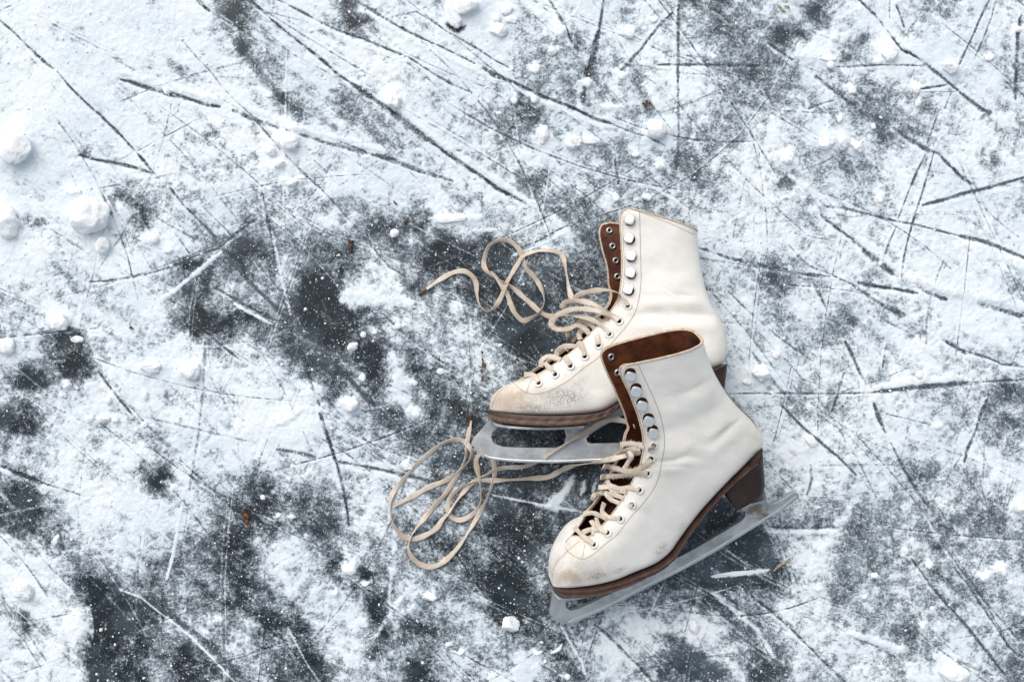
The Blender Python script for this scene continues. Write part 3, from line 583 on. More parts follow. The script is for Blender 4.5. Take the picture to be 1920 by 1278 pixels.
# loose grains, nobody could count them
r = np.random.RandomState(4); V0, F0 = ico(1); V0 = V0.copy(); VV = []; FF = []; nb = 0; n_gr = 0
cands = np.c_[r.uniform(-150, 2070, 17000), r.uniform(-120, 1400, 17000)]
for x, y in cands:
    i = min(max(int(np.searchsorted(AX, x)), 0), nx-1); j = min(max(int(np.searchsorted(AY, y)), 0), ny-1); c = cov[j, i]
    if r.rand() > (.75 if c < .35 else .42): continue
    if vnoise(np.array([x]), np.array([y]), 1/60., 71)[0] < .3 and r.rand() < .6: continue
    rad = (.38+r.exponential(.40))*S*1.25; rad = min(rad, 3.6*S)
    v = V0*(1+r.uniform(-.25, .25, (len(V0), 1)))*np.array([rad*r.uniform(.8, 1.5), rad, rad*.8]); a = r.uniform(0, 6.28); ca, sa = math.cos(a), math.sin(a)
    v = np.c_[v[:, 0]*ca-v[:, 1]*sa, v[:, 0]*sa+v[:, 1]*ca, v[:, 2]]+np.array([(x-CX)*S, (CY-y)*S, Zg[j, i]+rad*.35])
    VV.append(v); FF += [(a_+nb, b_+nb, c_+nb) for a_, b_, c_ in F0]; nb += len(v)
VV = np.vstack(VV); m_ = bpy.data.meshes.new('snow_grains'); m_.from_pydata([tuple(v) for v in VV], [], FF); m_.polygons.foreach_set('use_smooth', [True]*len(FF)); m_.update()
tag(link('snow_grains', m_, M_S), 'fine loose snow grains sprinkled over the dark ice', 'snow', kind='stuff')

# ------------------------------------------------------------------ plant bits
def bits(name, label, px, py, parts, mat, cat, zl=.0012):
    o = empty(name, P(px, py, gz(px, py))) if False else None
    mb = MB(); base = Vector(((px-CX)*S, (CY-py)*S, gz(px, py)))
    for pts, w in parts:
        c = catmull([(a, b) for a, b in pts], 5); m = len(c); vs = []
        for i, (x, y) in enumerate(c):
            t = c[min(i+1, m-1)]-c[max(i-1, 0)]; t = t/(np.hypot(*t)+1e-9); n = np.array([-t[1], t[0]]); ww = w*(.25+.75*math.sin(math.pi*min(max(i/(m-1), .04), .96)))
            z = base.z+zl+.0008*math.sin(i*1.3)
            for s, dz in ((-1, .0007), (0, 0), (1, .0009)):
                q = (x+n[0]*ww*s, y+n[1]*ww*s); vs.append(P(q[0], q[1], z+dz))
            vs.append(P(x, y, z-.0005))
        fs = []
        for i in range(m-1):
            a = i*4; b2 = a+4
            fs += [(a, b2, b2+1, a+1), (a+1, b2+1, b2+2, a+2), (a+2, b2+2, b2+3, a+3), (a+3, b2+3, b2, a)]
        mb.add(vs, fs)
    o = mb.build(name, mat, off=base); o.location = base; tag(o, label, cat); return o
bits('dry_leaf', 'brown crumpled leaf scrap on the dark ice at lower left', 462, 972, [([(454, 955), (460, 965), (462, 975), (467, 988)], 5), ([(456, 966), (463, 970), (469, 964)], 3), ([(460, 980), (466, 985), (468, 992)], 3)], M_LEAF, 'leaf')
bits('dry_leaf', 'reddish leaf crumb near the big snow ball, upper right', 1211, 190, [([(1204, 192), (1209, 196), (1213, 200)], 2.5), ([(1214, 186), (1212, 194), (1210, 203)], 2), ([(1219, 190), (1217, 197)], 1.5)], M_LEAF, 'leaf')
bits('twig', 'thin orange twig standing out on speckled ice above left centre', 658, 460, [([(656, 448), (658, 458), (657, 472)], 2.2), ([(652, 450), (657, 453), (662, 450)], 1.6)], M_LEAF, 'twig')
bits('dry_leaf', 'small orange leaf crumb on dark ice beside the square snow lump', 762, 417, [([(757, 419), (762, 415), (767, 417)], 3), ([(759, 421), (763, 419)], 1.5)], M_LEAF, 'leaf')
bits('dry_leaf', 'tiny brown curl of leaf on white snow above centre left', 742, 380, [([(738, 376), (741, 381), (746, 383)], 1.6)], M_LEAF, 'leaf')
bits('twig', 'string of rusty needle bits beside the upper skate toe', 907, 690, [([(903, 657), (905, 664)], 1.8), ([(904, 670), (906, 680), (904, 688)], 2.4), ([(910, 680), (909, 692)], 1.6), ([(902, 692), (904, 700)], 2), ([(906, 703), (903, 714)], 1.6)], M_LEAF, 'twig')
bits('straw', 'pale dry straw scrap right of the snow shard below the lower blade', 1466, 1060, [([(1450, 1071), (1458, 1063), (1468, 1056), (1482, 1046)], 3.0), ([(1466, 1058), (1474, 1052), (1480, 1053)], 2)], M_STRAW, 'straw')
bits('dry_leaf', 'curled yellowish leaf scrap near the top edge, right of centre', 1472, 17, [([(1461, 10), (1466, 18), (1474, 23)], 2.4), ([(1470, 12), (1477, 12), (1481, 17)], 2)], M_STRAW, 'leaf')
bits('dry_leaf', 'tiny orange leaf crumb on the white snow at left', 246, 615, [([(242, 615), (246, 614), (250, 617)], 2)], M_LEAF, 'leaf')
bits('dry_leaf', 'tiny red crumb on the scratch near the top left', 754, 52, [([(751, 52), (755, 51), (758, 54)], 1.7)], M_LEAF, 'leaf')

# ------------------------------------------------------------------ the skates
class Frame:
    """the skate's middle plane; l = metres along its normal (towards the camera)"""
    def __init__(s, px, py, z, upimg, rho):
        u = Vector((upimg[0], -upimg[1], 0)).normalized(); r = math.radians(rho)
        s.N = (Vector((0, 0, 1))*math.cos(r)-u*math.sin(r)).normalized(); s.U = (u*math.cos(r)+Vector((0, 0, 1))*math.sin(r)).normalized()
        s.X = s.U.cross(s.N).normalized(); s.O = P(px, py, z)
    def pt(s, px, py, l=0.0):
        d = Vector(((px-CX)*S, (CY-py)*S, 0))-CAM; t = (s.O+s.N*l-CAM).dot(s.N)/d.dot(s.N); return CAM+d*t
    def xy(s, px, py, l=0.0):
        q = s.pt(px, py, l)-s.O; return np.array([q.dot(s.X), q.dot(s.U)])
    def w(s, xy, l): return s.O+s.X*float(xy[0])+s.U*float(xy[1])+s.N*float(l)

def build_skate(name, label, fr, ST, cfg):
    root = empty(name, Vector((cfg['base'][0], cfg['base'][1], 0))); tag(root, label, 'ice skate', 'the pair of old white figure skates')
    K = S
    rows = []
    for FN, FFr, BK, w, lb, on, of, box in ST:
        wm = w*K
        a = fr.xy(FN[0], FN[1], on*wm); b = fr.xy(FFr[0], FFr[1], -of*wm); c = fr.xy(BK[0], BK[1], lb*wm*.86)
        rows.append([*a, *b, *c, wm, on, of, box, lb])
    C = catmull(rows, 9); n = len(C); NP = 72
    V = []; half = []
    for r_ in C:
        a = r_[0:2]; b = r_[2:4]; c = r_[4:6]; wm = max(r_[6], .002); on = min(max(r_[7], 0), .98); of = min(max(r_[8], 0), .98); bx = r_[9]
        ef = .62; ez_f = .62; eb = .62-.30*bx; ez_b = .62-.30*bx
        ring = []
        for side, (F, o) in ((1, (a, on)), (-1, (b, of))):
            ph0 = math.asin(min(o**(1/ez_f), 1)) if o > 0 else 0.0; c0 = math.cos(ph0)**ef
            seq = []
            for k in range(NP+1):
                ph = ph0+(math.pi-ph0)*(k/NP); cs = math.cos(ph); sn = math.sin(ph)
                cc = math.copysign(abs(cs)**(ef if cs > 0 else eb), cs); t = (c0-cc)/(c0+1)
                l = side*wm*abs(sn)**(ez_f if cs > 0 else ez_b); seq.append((F*(1-t)+c*t, l))
            ring.append(seq)
        full = ring[0]+ring[1][::-1][1:]
        V.append([fr.w(p, l) for p, l in full])
    M = len(V[0]); A = np.array([[tuple(v) for v in row] for row in V])  # n,M,3
    0 and print('EDGEZ', cfg['seed'], [(int(rows[i][0]*0+STp[0][0]), round(A[min(i*9, n-1), 0, 2]*1000), round(A[min(i*9, n-1), -1, 2]*1000)) for i, STp in enumerate(ST)])
    # creases and dents on the surface
    PX = CX+A[..., 0]*H/(H-A[..., 2])/S; PY = CY-A[..., 1]*H/(H-A[..., 2])/S; near = np.zeros(A.shape[:2]); near[:, :NP+1] = 1
    near *= smooth01(np.arange(M)[None, :]*1., 0, 3)
    disp = (fbm(PX, PY, 1/60., cfg['seed'], 3)-.5)*.0024
    for pts, wd, amp in cfg['creases']:
        d, sg, t = pdist(PX, PY, pts); tp = np.clip(np.minimum(t, 1-t)*5, 0, 1) if True else 1
        disp += amp*.0011*np.exp(-(d/wd)**2)*(.15+.85*tp)
    edge = smooth01(np.arange(M)[None, :]*1., 0, 10)
    A += (disp*near*edge)[..., None]*np.array(fr.N)[None, None, :]
    mb = MB(); mb.v = [tuple(q) for q in A.reshape(-1, 3)]
    fs = [(i*M+j, i*M+j+1, (i+1)*M+j+1, (i+1)*M+j) for i in range(n-1) for j in range(M-1)]
    cap = tuple(range(M-1, -1, -1)); mb.f = fs+[cap]; mb.mi = [0]*len(mb.f)
    up = mb.build('boot_upper', parent=root, mats=[M_L, M_BR, M_RIM]); me = up.data
    # attributes: stains, wear, grime (where they sit on this boot)
    def blobs(lst):
        s = np.zeros(PX.shape)
        for x, y, rx, ry, rot, k in lst:
            a = math.radians(rot); dx, dy = PX-x, PY-y; u = dx*math.cos(a)+dy*math.sin(a); v = -dx*math.sin(a)+dy*math.cos(a)
            s = np.maximum(s, k*np.exp(-((u/rx)**2+(v/ry)**2)))
        return (s*near).ravel()
    lines = np.zeros(PX.shape)
    for pts, wd, amp in cfg['creases']:
        if wd > 5: continue
        d, sg, t = pdist(PX, PY, pts); lines = np.maximum(lines, .45*np.exp(-(d/3.2)**2)*np.clip(np.minimum(t, 1-t)*6, 0, 1))
    edgeg = np.zeros(PX.shape); edgeg[:, :NP+1] = np.exp(-np.arange(NP+1)/2.2)[None, :]*.35
    for nm, arr in (('stain', blobs(cfg['stain'])), ('wear', blobs(cfg['wear'])), ('grime', np.clip(blobs(cfg['grime'])+edgeg.ravel()+(lines*near).ravel(), 0, 1))):
        at = me.attributes.new(nm, 'FLOAT', 'POINT'); at.data.foreach_set('value', arr.astype(np.float32))
    bm = bmesh.new(); bm.from_mesh(me); bmesh.ops.remove_doubles(bm, verts=bm.verts, dist=2e-5)
    bm.normal_update()
    s = sum(f.normal.dot(fr.N)*f.calc_area() for f in bm.faces if (f.calc_center_median()+parent_world(root)-fr.O).dot(fr.N) > .01)
    if s < 0:
        for f in bm.faces: f.normal_flip()
    bm.to_mesh(me); off = parent_world(root)
    for v in bm.verts: v.co = v.co+off
    bvh = BVHTree.FromBMesh(bm); bm.free()
    vg = up.vertex_groups.new(name='wall'); tip = Vector(A[0].mean(0))-off
    for v in me.vertices:
        vg.add([v.index], float(smooth01((v.co-tip).length, .004, .030)), 'REPLACE')
    md = up.modifiers.new('thick', 'SOLIDIFY'); md.vertex_group = 'wall'; md.thickness_vertex_group = .03; md.thickness = .0021; md.offset = -1; md.material_offset = 1; md.material_offset_rim = 2; md.use_even_offset = False
    def hit(px, py, lift=0.0):
        d = (Vector(((px-CX)*S, (CY-py)*S, 0))-CAM).normalized(); r = bvh.ray_cast(CAM, d)
        if r[0] is None: return fr.pt(px, py, .03), fr.N
        nn = r[1] if r[1].dot(d) < 0 else -r[1]; return r[0]+nn*lift, nn
    # ---- seams
    for sp, rad in cfg['seams']:
        c = catmull(sp, 10); mb = MB(); pts = []
        for x, y in c:
            p, nn = hit(x, y, rad*.15)
            pts.append(p)
        mb.tube(pts, rad, 5); mb.build('seam', M_SEAM, root)
    # top collar piping and back seam
    nb_ = [fr.w(C[i, 4:6], 0) for i in range(int(n*cfg['back'][0]), n)]
    mb = MB(); mb.tube([p+fr.N*0 for p in nb_], .0010, 6); mb.build('back_seam', M_PIPE, root)
    mb = MB(); e = [Vector(A[i, 0]) for i in range(int(n*.24), n)]; mb.tube(e, .00085, 6); e2 = [Vector(A[n-1, j]) for j in range(M)]; mb.tube(e2, .00095, 6); e3 = [Vector(A[i, M-1]) for i in range(int(n*.24), n)]; mb.tube(e3, .00085, 6)
    mb.build('edge_binding', M_RIM, root)
    # ---- tongue
    mb = MB(); i0, i1 = int(n*.22), int(n*cfg['tongue']); vs = []; k = 13
    for i in range(i0, i1):
        r_ = C[i]; a = (r_[0:2]+r_[2:4])/2; c = r_[4:6]; wm = r_[6]; dr = (c-a)/np.linalg.norm(c-a)
        for j in range(k):
            u = j/(k-1)*2-1; vs.append(fr.w(a+dr*(.015+.004*u*u), u*wm*.72))
    m2 = i1-i0; fs = [(i*k+j, i*k+j+1, (i+1)*k+j+1, (i+1)*k+j) for i in range(m2-1) for j in range(k-1)]; mb.add(vs, fs)
    tg = mb.build('tongue', M_TG, root); q = tg.modifiers.new('thick', 'SOLIDIFY'); q.thickness = .002
    # ---- sole
    idxs = [i for i in range(n) if C[i, 10] > .35 and i <= cfg['sole_end']*9]
    mb = MB(); vs = []; lay = []; prof = []
    for t in np.linspace(0, 1, 6): prof.append((1.0, t))
    pr = [(-1, 0.0), (-1.0, .15), (-1, .4), (-1, .6), (-1, .85), (-.97, 1), (-.5, 1), (0, 1), (.5, 1), (.97, 1), (1, .85), (1, .6), (1, .4), (1.0, .15), (1, 0), (.6, 0), (0, 0), (-.6, 0)]
    cc = [C[i, 4:6] for i in idxs]; toe_c = np.mean([C[0, 0:2], C[0, 4:6]], 0)
    m3 = len(idxs); th_k = catmull([[t] for t in cfg['sole_th']], 30)[:, 0]
    for q_, i in enumerate(idxs):
        a = cc[max(q_-1, 0)]; b = cc[min(q_+1, m3-1)]; t = (b-a)/np.linalg.norm(b-a); nrm = np.array([t[1], -t[0]])
        if nrm[1] > 0: nrm = -nrm
        th = th_k[min(int(q_/(m3-1)*(len(th_k)-1)), len(th_k)-1)]*K; wm = C[i, 6]+cfg['lip']*K*(1-.9*smooth01(q_/(m3-1), .45, .85))
        for u, v in pr:
            ed = .0006 if (v in (0.0, 1) and abs(u) > .9) else 0
            bl = cc[q_]-nrm*.0012
            wob = .00025*math.sin(q_*.9+v*5)
            vs.append(fr.w(bl+nrm*(th*v+.0008), u*(wm+wob)-math.copysign(ed, u))); lay.append(v*min(1, th/(13*K)))
    kk = len(pr); fs = [(i*kk+j, i*kk+(j+1) % kk, (i+1)*kk+(j+1) % kk, (i+1)*kk+j) for i in range(m3-1) for j in range(kk)]
    fs += [tuple(range(kk))[::-1], tuple((m3-1)*kk+j for j in range(kk))]; mb.add(vs, fs); so = mb.build('sole', M_SOLE, root)
    at = so.data.attributes.new('layer', 'FLOAT', 'POINT'); at.data.foreach_set('value', np.array(lay, np.float32))
    md = so.modifiers.new('bev', 'BEVEL'); md.width = .0006; md.segments = 2; md.limit_method = 'ANGLE'; md.angle_limit = math.radians(40)
    # ---- heel
    mb = MB(); vs = []; HT = catmull(cfg['heel'], 6); m4 = len(HT)
    for q_, (tx, ty, bx_, by_) in enumerate(HT):
        t = q_/(m4-1); wm = cfg['heel_w']*K*math.sqrt(max(1-(max(t-.45, 0)/.55)**2.4, .0)); lt = wm*.92
        T = fr.xy(tx, ty, lt); B = fr.xy(bx_, by_, lt)
        for v in (0, .2, .4, .6, .8, 1):
            p = T*(1-v)+B*v; sh = 1-.10*v
            for s in (-1, -.5, 0, .5, 1): vs.append(fr.w(p, s*(wm*sh+.0006)))
    fs = []
    for i in range(m4-1):
        for v in range(5):
            for e_ in (0, 4):
                a = i*30+v*5+e_; fs.append((a, a+30, a+35, a+5) if e_ else (a, a+5, a+35, a+30))
        for j in range(4):
            a = i*30+j; fs.append((a, a+30, a+31, a+1)); a = i*30+25+j; fs.append((a, a+1, a+31, a+30))
    for v in range(5):
        for j in range(4):
            a = v*5+j; fs.append((a, a+1, a+6, a+5)); a = (m4-1)*30+v*5+j; fs.append((a, a+5, a+6, a+1))
    mb.add(vs, fs); he = mb.build('heel', M_HEEL, root)
    md = he.modifiers.new('bev', 'BEVEL'); md.width = .0007; md.segments = 2; md.limit_method = 'ANGLE'; md.angle_limit = math.radians(40)
    # ---- blade (plate with openings), toe plate and heel plate
    cu = bpy.data.curves.new('blade_outline', 'CURVE'); cu.dimensions = '2D'; cu.fill_mode = 'BOTH'; cu.extrude = .0019; cu.bevel_depth = .00025; cu.bevel_resolution = 1
    for loop, sm in cfg['blade']:
        pts = [fr.xy(x, y, 0) for x, y in loop]
        sp = cu.splines.new('POLY'); sp.points.add(len(pts)-1); sp.use_cyclic_u = True
        for k_, p in enumerate(pts): sp.points[k_].co = (p[0], p[1], 0, 1)
    tmp = bpy.data.objects.new('tmp_outline', cu); COL.objects.link(tmp); dg = bpy.context.evaluated_depsgraph_get(); bme = bpy.data.meshes.new_from_object(tmp.evaluated_get(dg)); bpy.data.objects.remove(tmp)
    R3 = Matrix((fr.X, fr.U, fr.N)).transposed().to_4x4(); off = parent_world(root); bme.transform(Matrix.Translation(fr.O-off) @ R3); bme.name = 'blade'
    bm = bmesh.new(); bm.from_mesh(bme)
    for _ in range(5):
        el_ = [e for e in bm.edges if e.calc_length() > .006]
        if not el_: break
        bmesh.ops.subdivide_edges(bm, edges=el_, cuts=1, use_grid_fill=False); bmesh.ops.triangulate(bm, faces=[f for f in bm.faces if len(f.verts) > 3])
    bm.to_mesh(bme); bm.free(); bme.materials.clear()
    bo = link('blade', bme, M_B, root)
    co = np.empty(len(bme.vertices)*3); bme.vertices.foreach_get('co', co); co = co.reshape(-1, 3)+np.array(off); rx_ = CX+co[:, 0]*H/(H-co[:, 2])/S; ry_ = CY-co[:, 1]*H/(H-co[:, 2])/S
    rs = np.zeros(len(co))
    for x, y, r0 in cfg['rust']: rs = np.maximum(rs, np.exp(-((rx_-x)**2+(ry_-y)**2)/r0**2))
    at = bme.attributes.new('rust', 'FLOAT', 'POINT'); at.data.foreach_set('value', rs.astype(np.float32))
    c = catmull([fr.xy(x, y, .002) for x, y in cfg['edge']], 8); mb = MB(); vs = []
    for i, p in enumerate(c):
        t = c[min(i+1, len(c)-1)]-c[max(i-1, 0)]; t /= np.linalg.norm(t); nr = np.array([-t[1], t[0]]); nr = nr if nr[1] > 0 else -nr
        vs += [fr.w(p-nr*.0002, .0016), fr.w(p+nr*.0004, .00225), fr.w(p+nr*.0022, .00245), fr.w(p+nr*.0026, .0019)]
    mb.add(vs, [(i*4+j, i*4+j+1, i*4+j+5, i*4+j+4) for i in range(len(c)-1) for j in range(3)]); mb.build('ground_edge', M_EDGE, bo, off=off)
    for pts, hw in cfg['plates']:
        c = catmull([fr.xy(x, y, l*K) for x, y, l in pts], 8); mb = MB(); vs = []; m5 = len(c)
        for i, p in enumerate(c):
            t = c[min(i+1, m5-1)]-c[max(i-1, 0)]; t /= np.linalg.norm(t); nr = np.array([t[1], -t[0]]); nr = nr if nr[1] < 0 else -nr
            ww = hw*K*min(1, .25+2.2*math.sqrt(min(i, m5-1-i)/(m5-1)))
            for s, dd in ((-1, 0), (0, 0), (1, 0), (1, .0022), (0, .0022), (-1, .0022)): vs.append(fr.w(p+nr*dd, s*ww))
        fs = [(i*6+j, i*6+(j+1) % 6, (i+1)*6+(j+1) % 6, (i+1)*6+j) for i in range(m5-1) for j in range(6)]+[(5, 4, 3, 2, 1, 0), tuple((m5-1)*6+j for j in range(6))]
        mb.add(vs, fs); pl = mb.build('mounting_plate', M_B, bo, smooth=False, off=off)
        a_ = pl.data.attributes.new('rust', 'FLOAT', 'POINT')
    # ---- eyelets
    for x, y in cfg['eyelets']:
        p, nn = hit(x, y); mb = MB(); mb.lathe(p, nn, [(.0019, -.0006), (.0019, .0003), (.0023, .0009), (.0032, .0011), (.0041, .0007), (.0045, .0001), (.0045, -.0006)], 24)
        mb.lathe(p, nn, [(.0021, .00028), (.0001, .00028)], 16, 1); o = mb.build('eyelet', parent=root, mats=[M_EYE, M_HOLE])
    # ---- hooks
    for x, y, dx, dy, tx_, ty_ in cfg['hooks']:
        p, nn = hit(x, y); side = (fr.X*dx+fr.U*dy); mb = MB()
        b_ = p+side*.0016
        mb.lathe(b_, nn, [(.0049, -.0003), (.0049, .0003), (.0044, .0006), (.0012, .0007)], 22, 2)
        mb.tube([b_+nn*.0004, b_+nn*.0024, p+nn*.0034], .0016, 8, 1)
        ax = (nn+fr.X*tx_+fr.U*ty_).normalized()
        mb.lathe(p+nn*.0034, ax, [(.0006, -.0002), (.0041, -.0001), (.0048, .0004), (.0046, .0008)], 28, 1, sq=3.6)
        mb.lathe(p+nn*.0034, ax, [(.0046, .0008), (.0040, .00105), (.0020, .00112), (.00005, .00115)], 28, 0, sq=3.6)
        mb.build('lace_hook', parent=root, mats=[M_NICK, M_NICKD, M_HOLE])
    # ---- rivets on the inside of the far flap
    for x, y, l in cfg['rivets']:
        d = (Vector(((x-CX)*S, (CY-y)*S, 0))-CAM).normalized(); r = bvh.ray_cast(CAM, d)
        p = (r[0] if r[0] else fr.pt(x, y, l*K)); nn = (r[1] if r[0] else fr.N).copy()
        if nn.dot(d) > 0: nn = -nn
        nn = (nn+Vector((0, 0, .6))).normalized(); p = p+nn*.0021
        mb = MB(); mb.lathe(p, nn, [(.0037, 0), (.0036, .0008), (.0027, .0016), (.0016, .0017), (.0013, .0008)], 20, 0); mb.lathe(p, nn, [(.0014, .0009), (.0001, .0009)], 12, 1)
        mb.build('rivet', parent=root, mats=[M_NICKD, M_HOLE])
    EN = np.c_[PX[:, 0], PY[:, 0], A[:, 0, 2]*1000]; EF = np.c_[PX[:, -1], PY[:, -1], A[:, -1, 2]*1000]; EN = EN[int(n*.2):]; EF = EF[int(n*.2):]
    def ez(x, y):
        dn = np.hypot(EN[:, 0]-x, EN[:, 1]-y); df = np.hypot(EF[:, 0]-x, EF[:, 1]-y); i, j = dn.argmin(), df.argmin(); f = df[j]/(df[j]+dn[i]+1e-6)
        return EF[j, 2]*(1-f)+EN[i, 2]*f+2.5+5*math.sin(math.pi*f)
    return root, hit, ez

def ribbon(name, parent, strands, hit, aglets=(), seed=1, fray=()):
    """strands: (points (x,y,z mm above ice, or None: on the boot + lift), half width mm, twist)"""
    mb = MB(); dirt = []; fib = MB(); rr = random.Random(seed); off = parent_world(parent)
    for si, (pts, hw, tw) in enumerate(strands):
        W = []
        for p in pts:
            if len(p) == 3 and p[2] is not None and p[2] >= 0: W.append(P(p[0], p[1], p[2]*.001))
            else: W.append(hit(p[0], p[1], (.0012 if len(p) == 2 or p[2] is None else -p[2]*.001))[0])
        C = catmull([tuple(w) for w in W], 12); m = len(C); vs = []; k = 10
        ph = rr.uniform(0, 6); acc = 0; fz = min(1, 1)
        for i in range(m):
            p = Vector(C[i]); t = Vector(C[min(i+1, m-1)])-Vector(C[max(i-1, 0)]); t = t.normalized() if t.length > 1e-9 else Vector((1, 0, 0))
            if i: acc += (p-Vector(C[i-1])).length
            z = Vector((0, 0, 1)); a = t.cross(z); a = a.normalized() if a.length > .05 else t.cross(Vector((0, 1, 0))).normalized(); b = a.cross(t).normalized()
            th = tw*math.sin(acc*42+ph)+tw*.5*math.sin(acc*97+ph*2); w_ = hw*.001*(1+.10*math.sin(acc*310+ph)+rr.uniform(-.05, .05)); h_ = .00045
            aa = a*math.cos(th)+b*math.sin(th); bb = b*math.cos(th)-a*math.sin(th); lift = abs(math.sin(th))*w_
            for j in range(k):
                q = 2*math.pi*j/k; c, s = math.cos(q), math.sin(q)
                vs.append(p+Vector((0, 0, lift*.8))+aa*(w_*math.copysign(abs(c)**.6, c))+bb*(h_*math.copysign(abs(s)**.8, s)))
                dirt.append(max(0, .5*math.sin(acc*55+ph)*math.sin(acc*23+ph*3)))
            dens = fray[si] if si < len(fray) else .12
            if rr.random() < dens*3:
                for _ in range(2 if dens > .3 else 1):
                    sd = rr.choice([-1, 1]); p0 = p+aa*w_*sd*.9+Vector((0, 0, lift*.8)); dr = (aa*sd*rr.uniform(.4, 1)+t*rr.uniform(-1, 1)+Vector((0, 0, rr.uniform(-.1, .8)))).normalized(); ln = rr.uniform(.0006, .0026 if dens > .3 else .0013)
                    p1 = p0+dr*ln*.6; p2 = p0+dr*ln+Vector((rr.uniform(-1, 1), rr.uniform(-1, 1), rr.uniform(-.5, .5)))*ln*.3; fib.tube([p0, p1, p2], [.00022, .00016, .00008], 3)
        fs = [(i*k+j, i*k+(j+1) % k, (i+1)*k+(j+1) % k, (i+1)*k+j) for i in range(m-1) for j in range(k)]+[tuple(range(k))[::-1], tuple((m-1)*k+j for j in range(k))]
        mb.add(vs, fs)
    o = mb.build(name, M_LACE, parent, off=off)
    at = o.data.attributes.new('dirt', 'FLOAT', 'POINT'); at.data.foreach_set('value', np.array(dirt, np.float32))
    if fib.v:
        f = fib.build('frayed_fibres', M_LACE, o, off=off); f.data.attributes.new('dirt', 'FLOAT', 'POINT')
    for pts, r_ in aglets:
        m2 = MB(); c = catmull([tuple(P(x, y, z*.001)) for x, y, z in pts], 4); m2.tube([Vector(q) for q in c], [r_*(.9+.25*math.sin(i*2.1)) for i in range(len(c))], 7); m2.build('aglet', M_AG, o, off=off)
    return o

# lower skate --------------------------------------------------------------
frA = Frame(1240, 1086, .024, (-.484, -.875), 25)
z0 = (0, 0)
STA = [  # near edge, far edge, back/sole line, half width, traced at, near open, far open, boxy
 ((1034, 1080), (1034, 1080), (1034, 1095), 9, .9, 0, 0, .9),
 ((1034, 1062), (1034, 1062), (1039, 1100), 24, .95, 0, 0, .9),
 ((1041, 1042), (1041, 1042), (1053, 1103), 38, 1, 0, 0, .9),
 ((1053, 1023), (1053, 1023), (1079, 1103), 50, 1, 0, 0, .9),
 ((1068, 1005), (1068, 1005), (1110, 1100), 59, 1, .0, .0, .9),
 ((1085, 1003), (1080, 992), (1143, 1092), 66, 1, .16, .12, .9),
 ((1103, 1006), (1090, 978), (1173, 1083), 69, 1, .46, .35, .9),
 ((1121, 993), (1098, 963), (1205, 1070), 70, 1, .55, .5, .9),
 ((1138, 975), (1107, 951), (1236, 1057), 68, 1, .6, .55, .9),
 ((1158, 949), (1121, 933), (1262, 1037), 64, 1, .62, .6, .9),
 ((1175, 922), (1135, 905), (1281, 1011), 60, 1, .65, .62, .9),
 ((1190, 894), (1150, 875), (1299, 986), 58, 1, .68, .65, .9),
 ((1200, 872), (1161, 850), (1331, 947), 56, 1, .7, .7, .9),
 ((1205, 850), (1168, 828), (1368, 908), 56, 1, .72, .72, .85),
 ((1206, 832), (1172, 812), (1402, 878), 56, 1, .75, .75, .7),
 ((1205, 814), (1177, 801), (1424, 852), 54, .8, .78, .8, .4),
 ((1201, 796), (1174, 789), (1429, 828), 52, .3, .8, .85, .1),
 ((1195, 775), (1170, 773), (1419, 802), 50, 0, .82, .88, 0),
 ((1188, 757), (1162, 753), (1404, 783), 49, 0, .84, .9, 0),
 ((1181, 738), (1150, 724), (1384, 764), 48, 0, .85, .9, 0),
 ((1173, 722), (1141, 705), (1366, 743), 48, 0, .86, .9, 0),
 ((1167, 709), (1133, 686), (1350, 721), 48, 0, .86, .9, 0),
 ((1162, 697), (1127, 669), (1332, 688), 49, 0, .86, .9, 0),
 ((1163, 689), (1128, 659), (1319, 654), 50, 0, .86, .9, 0),
 ((1169, 684), (1136, 651), (1311, 628), 50, 0, .86, .9, 0)]
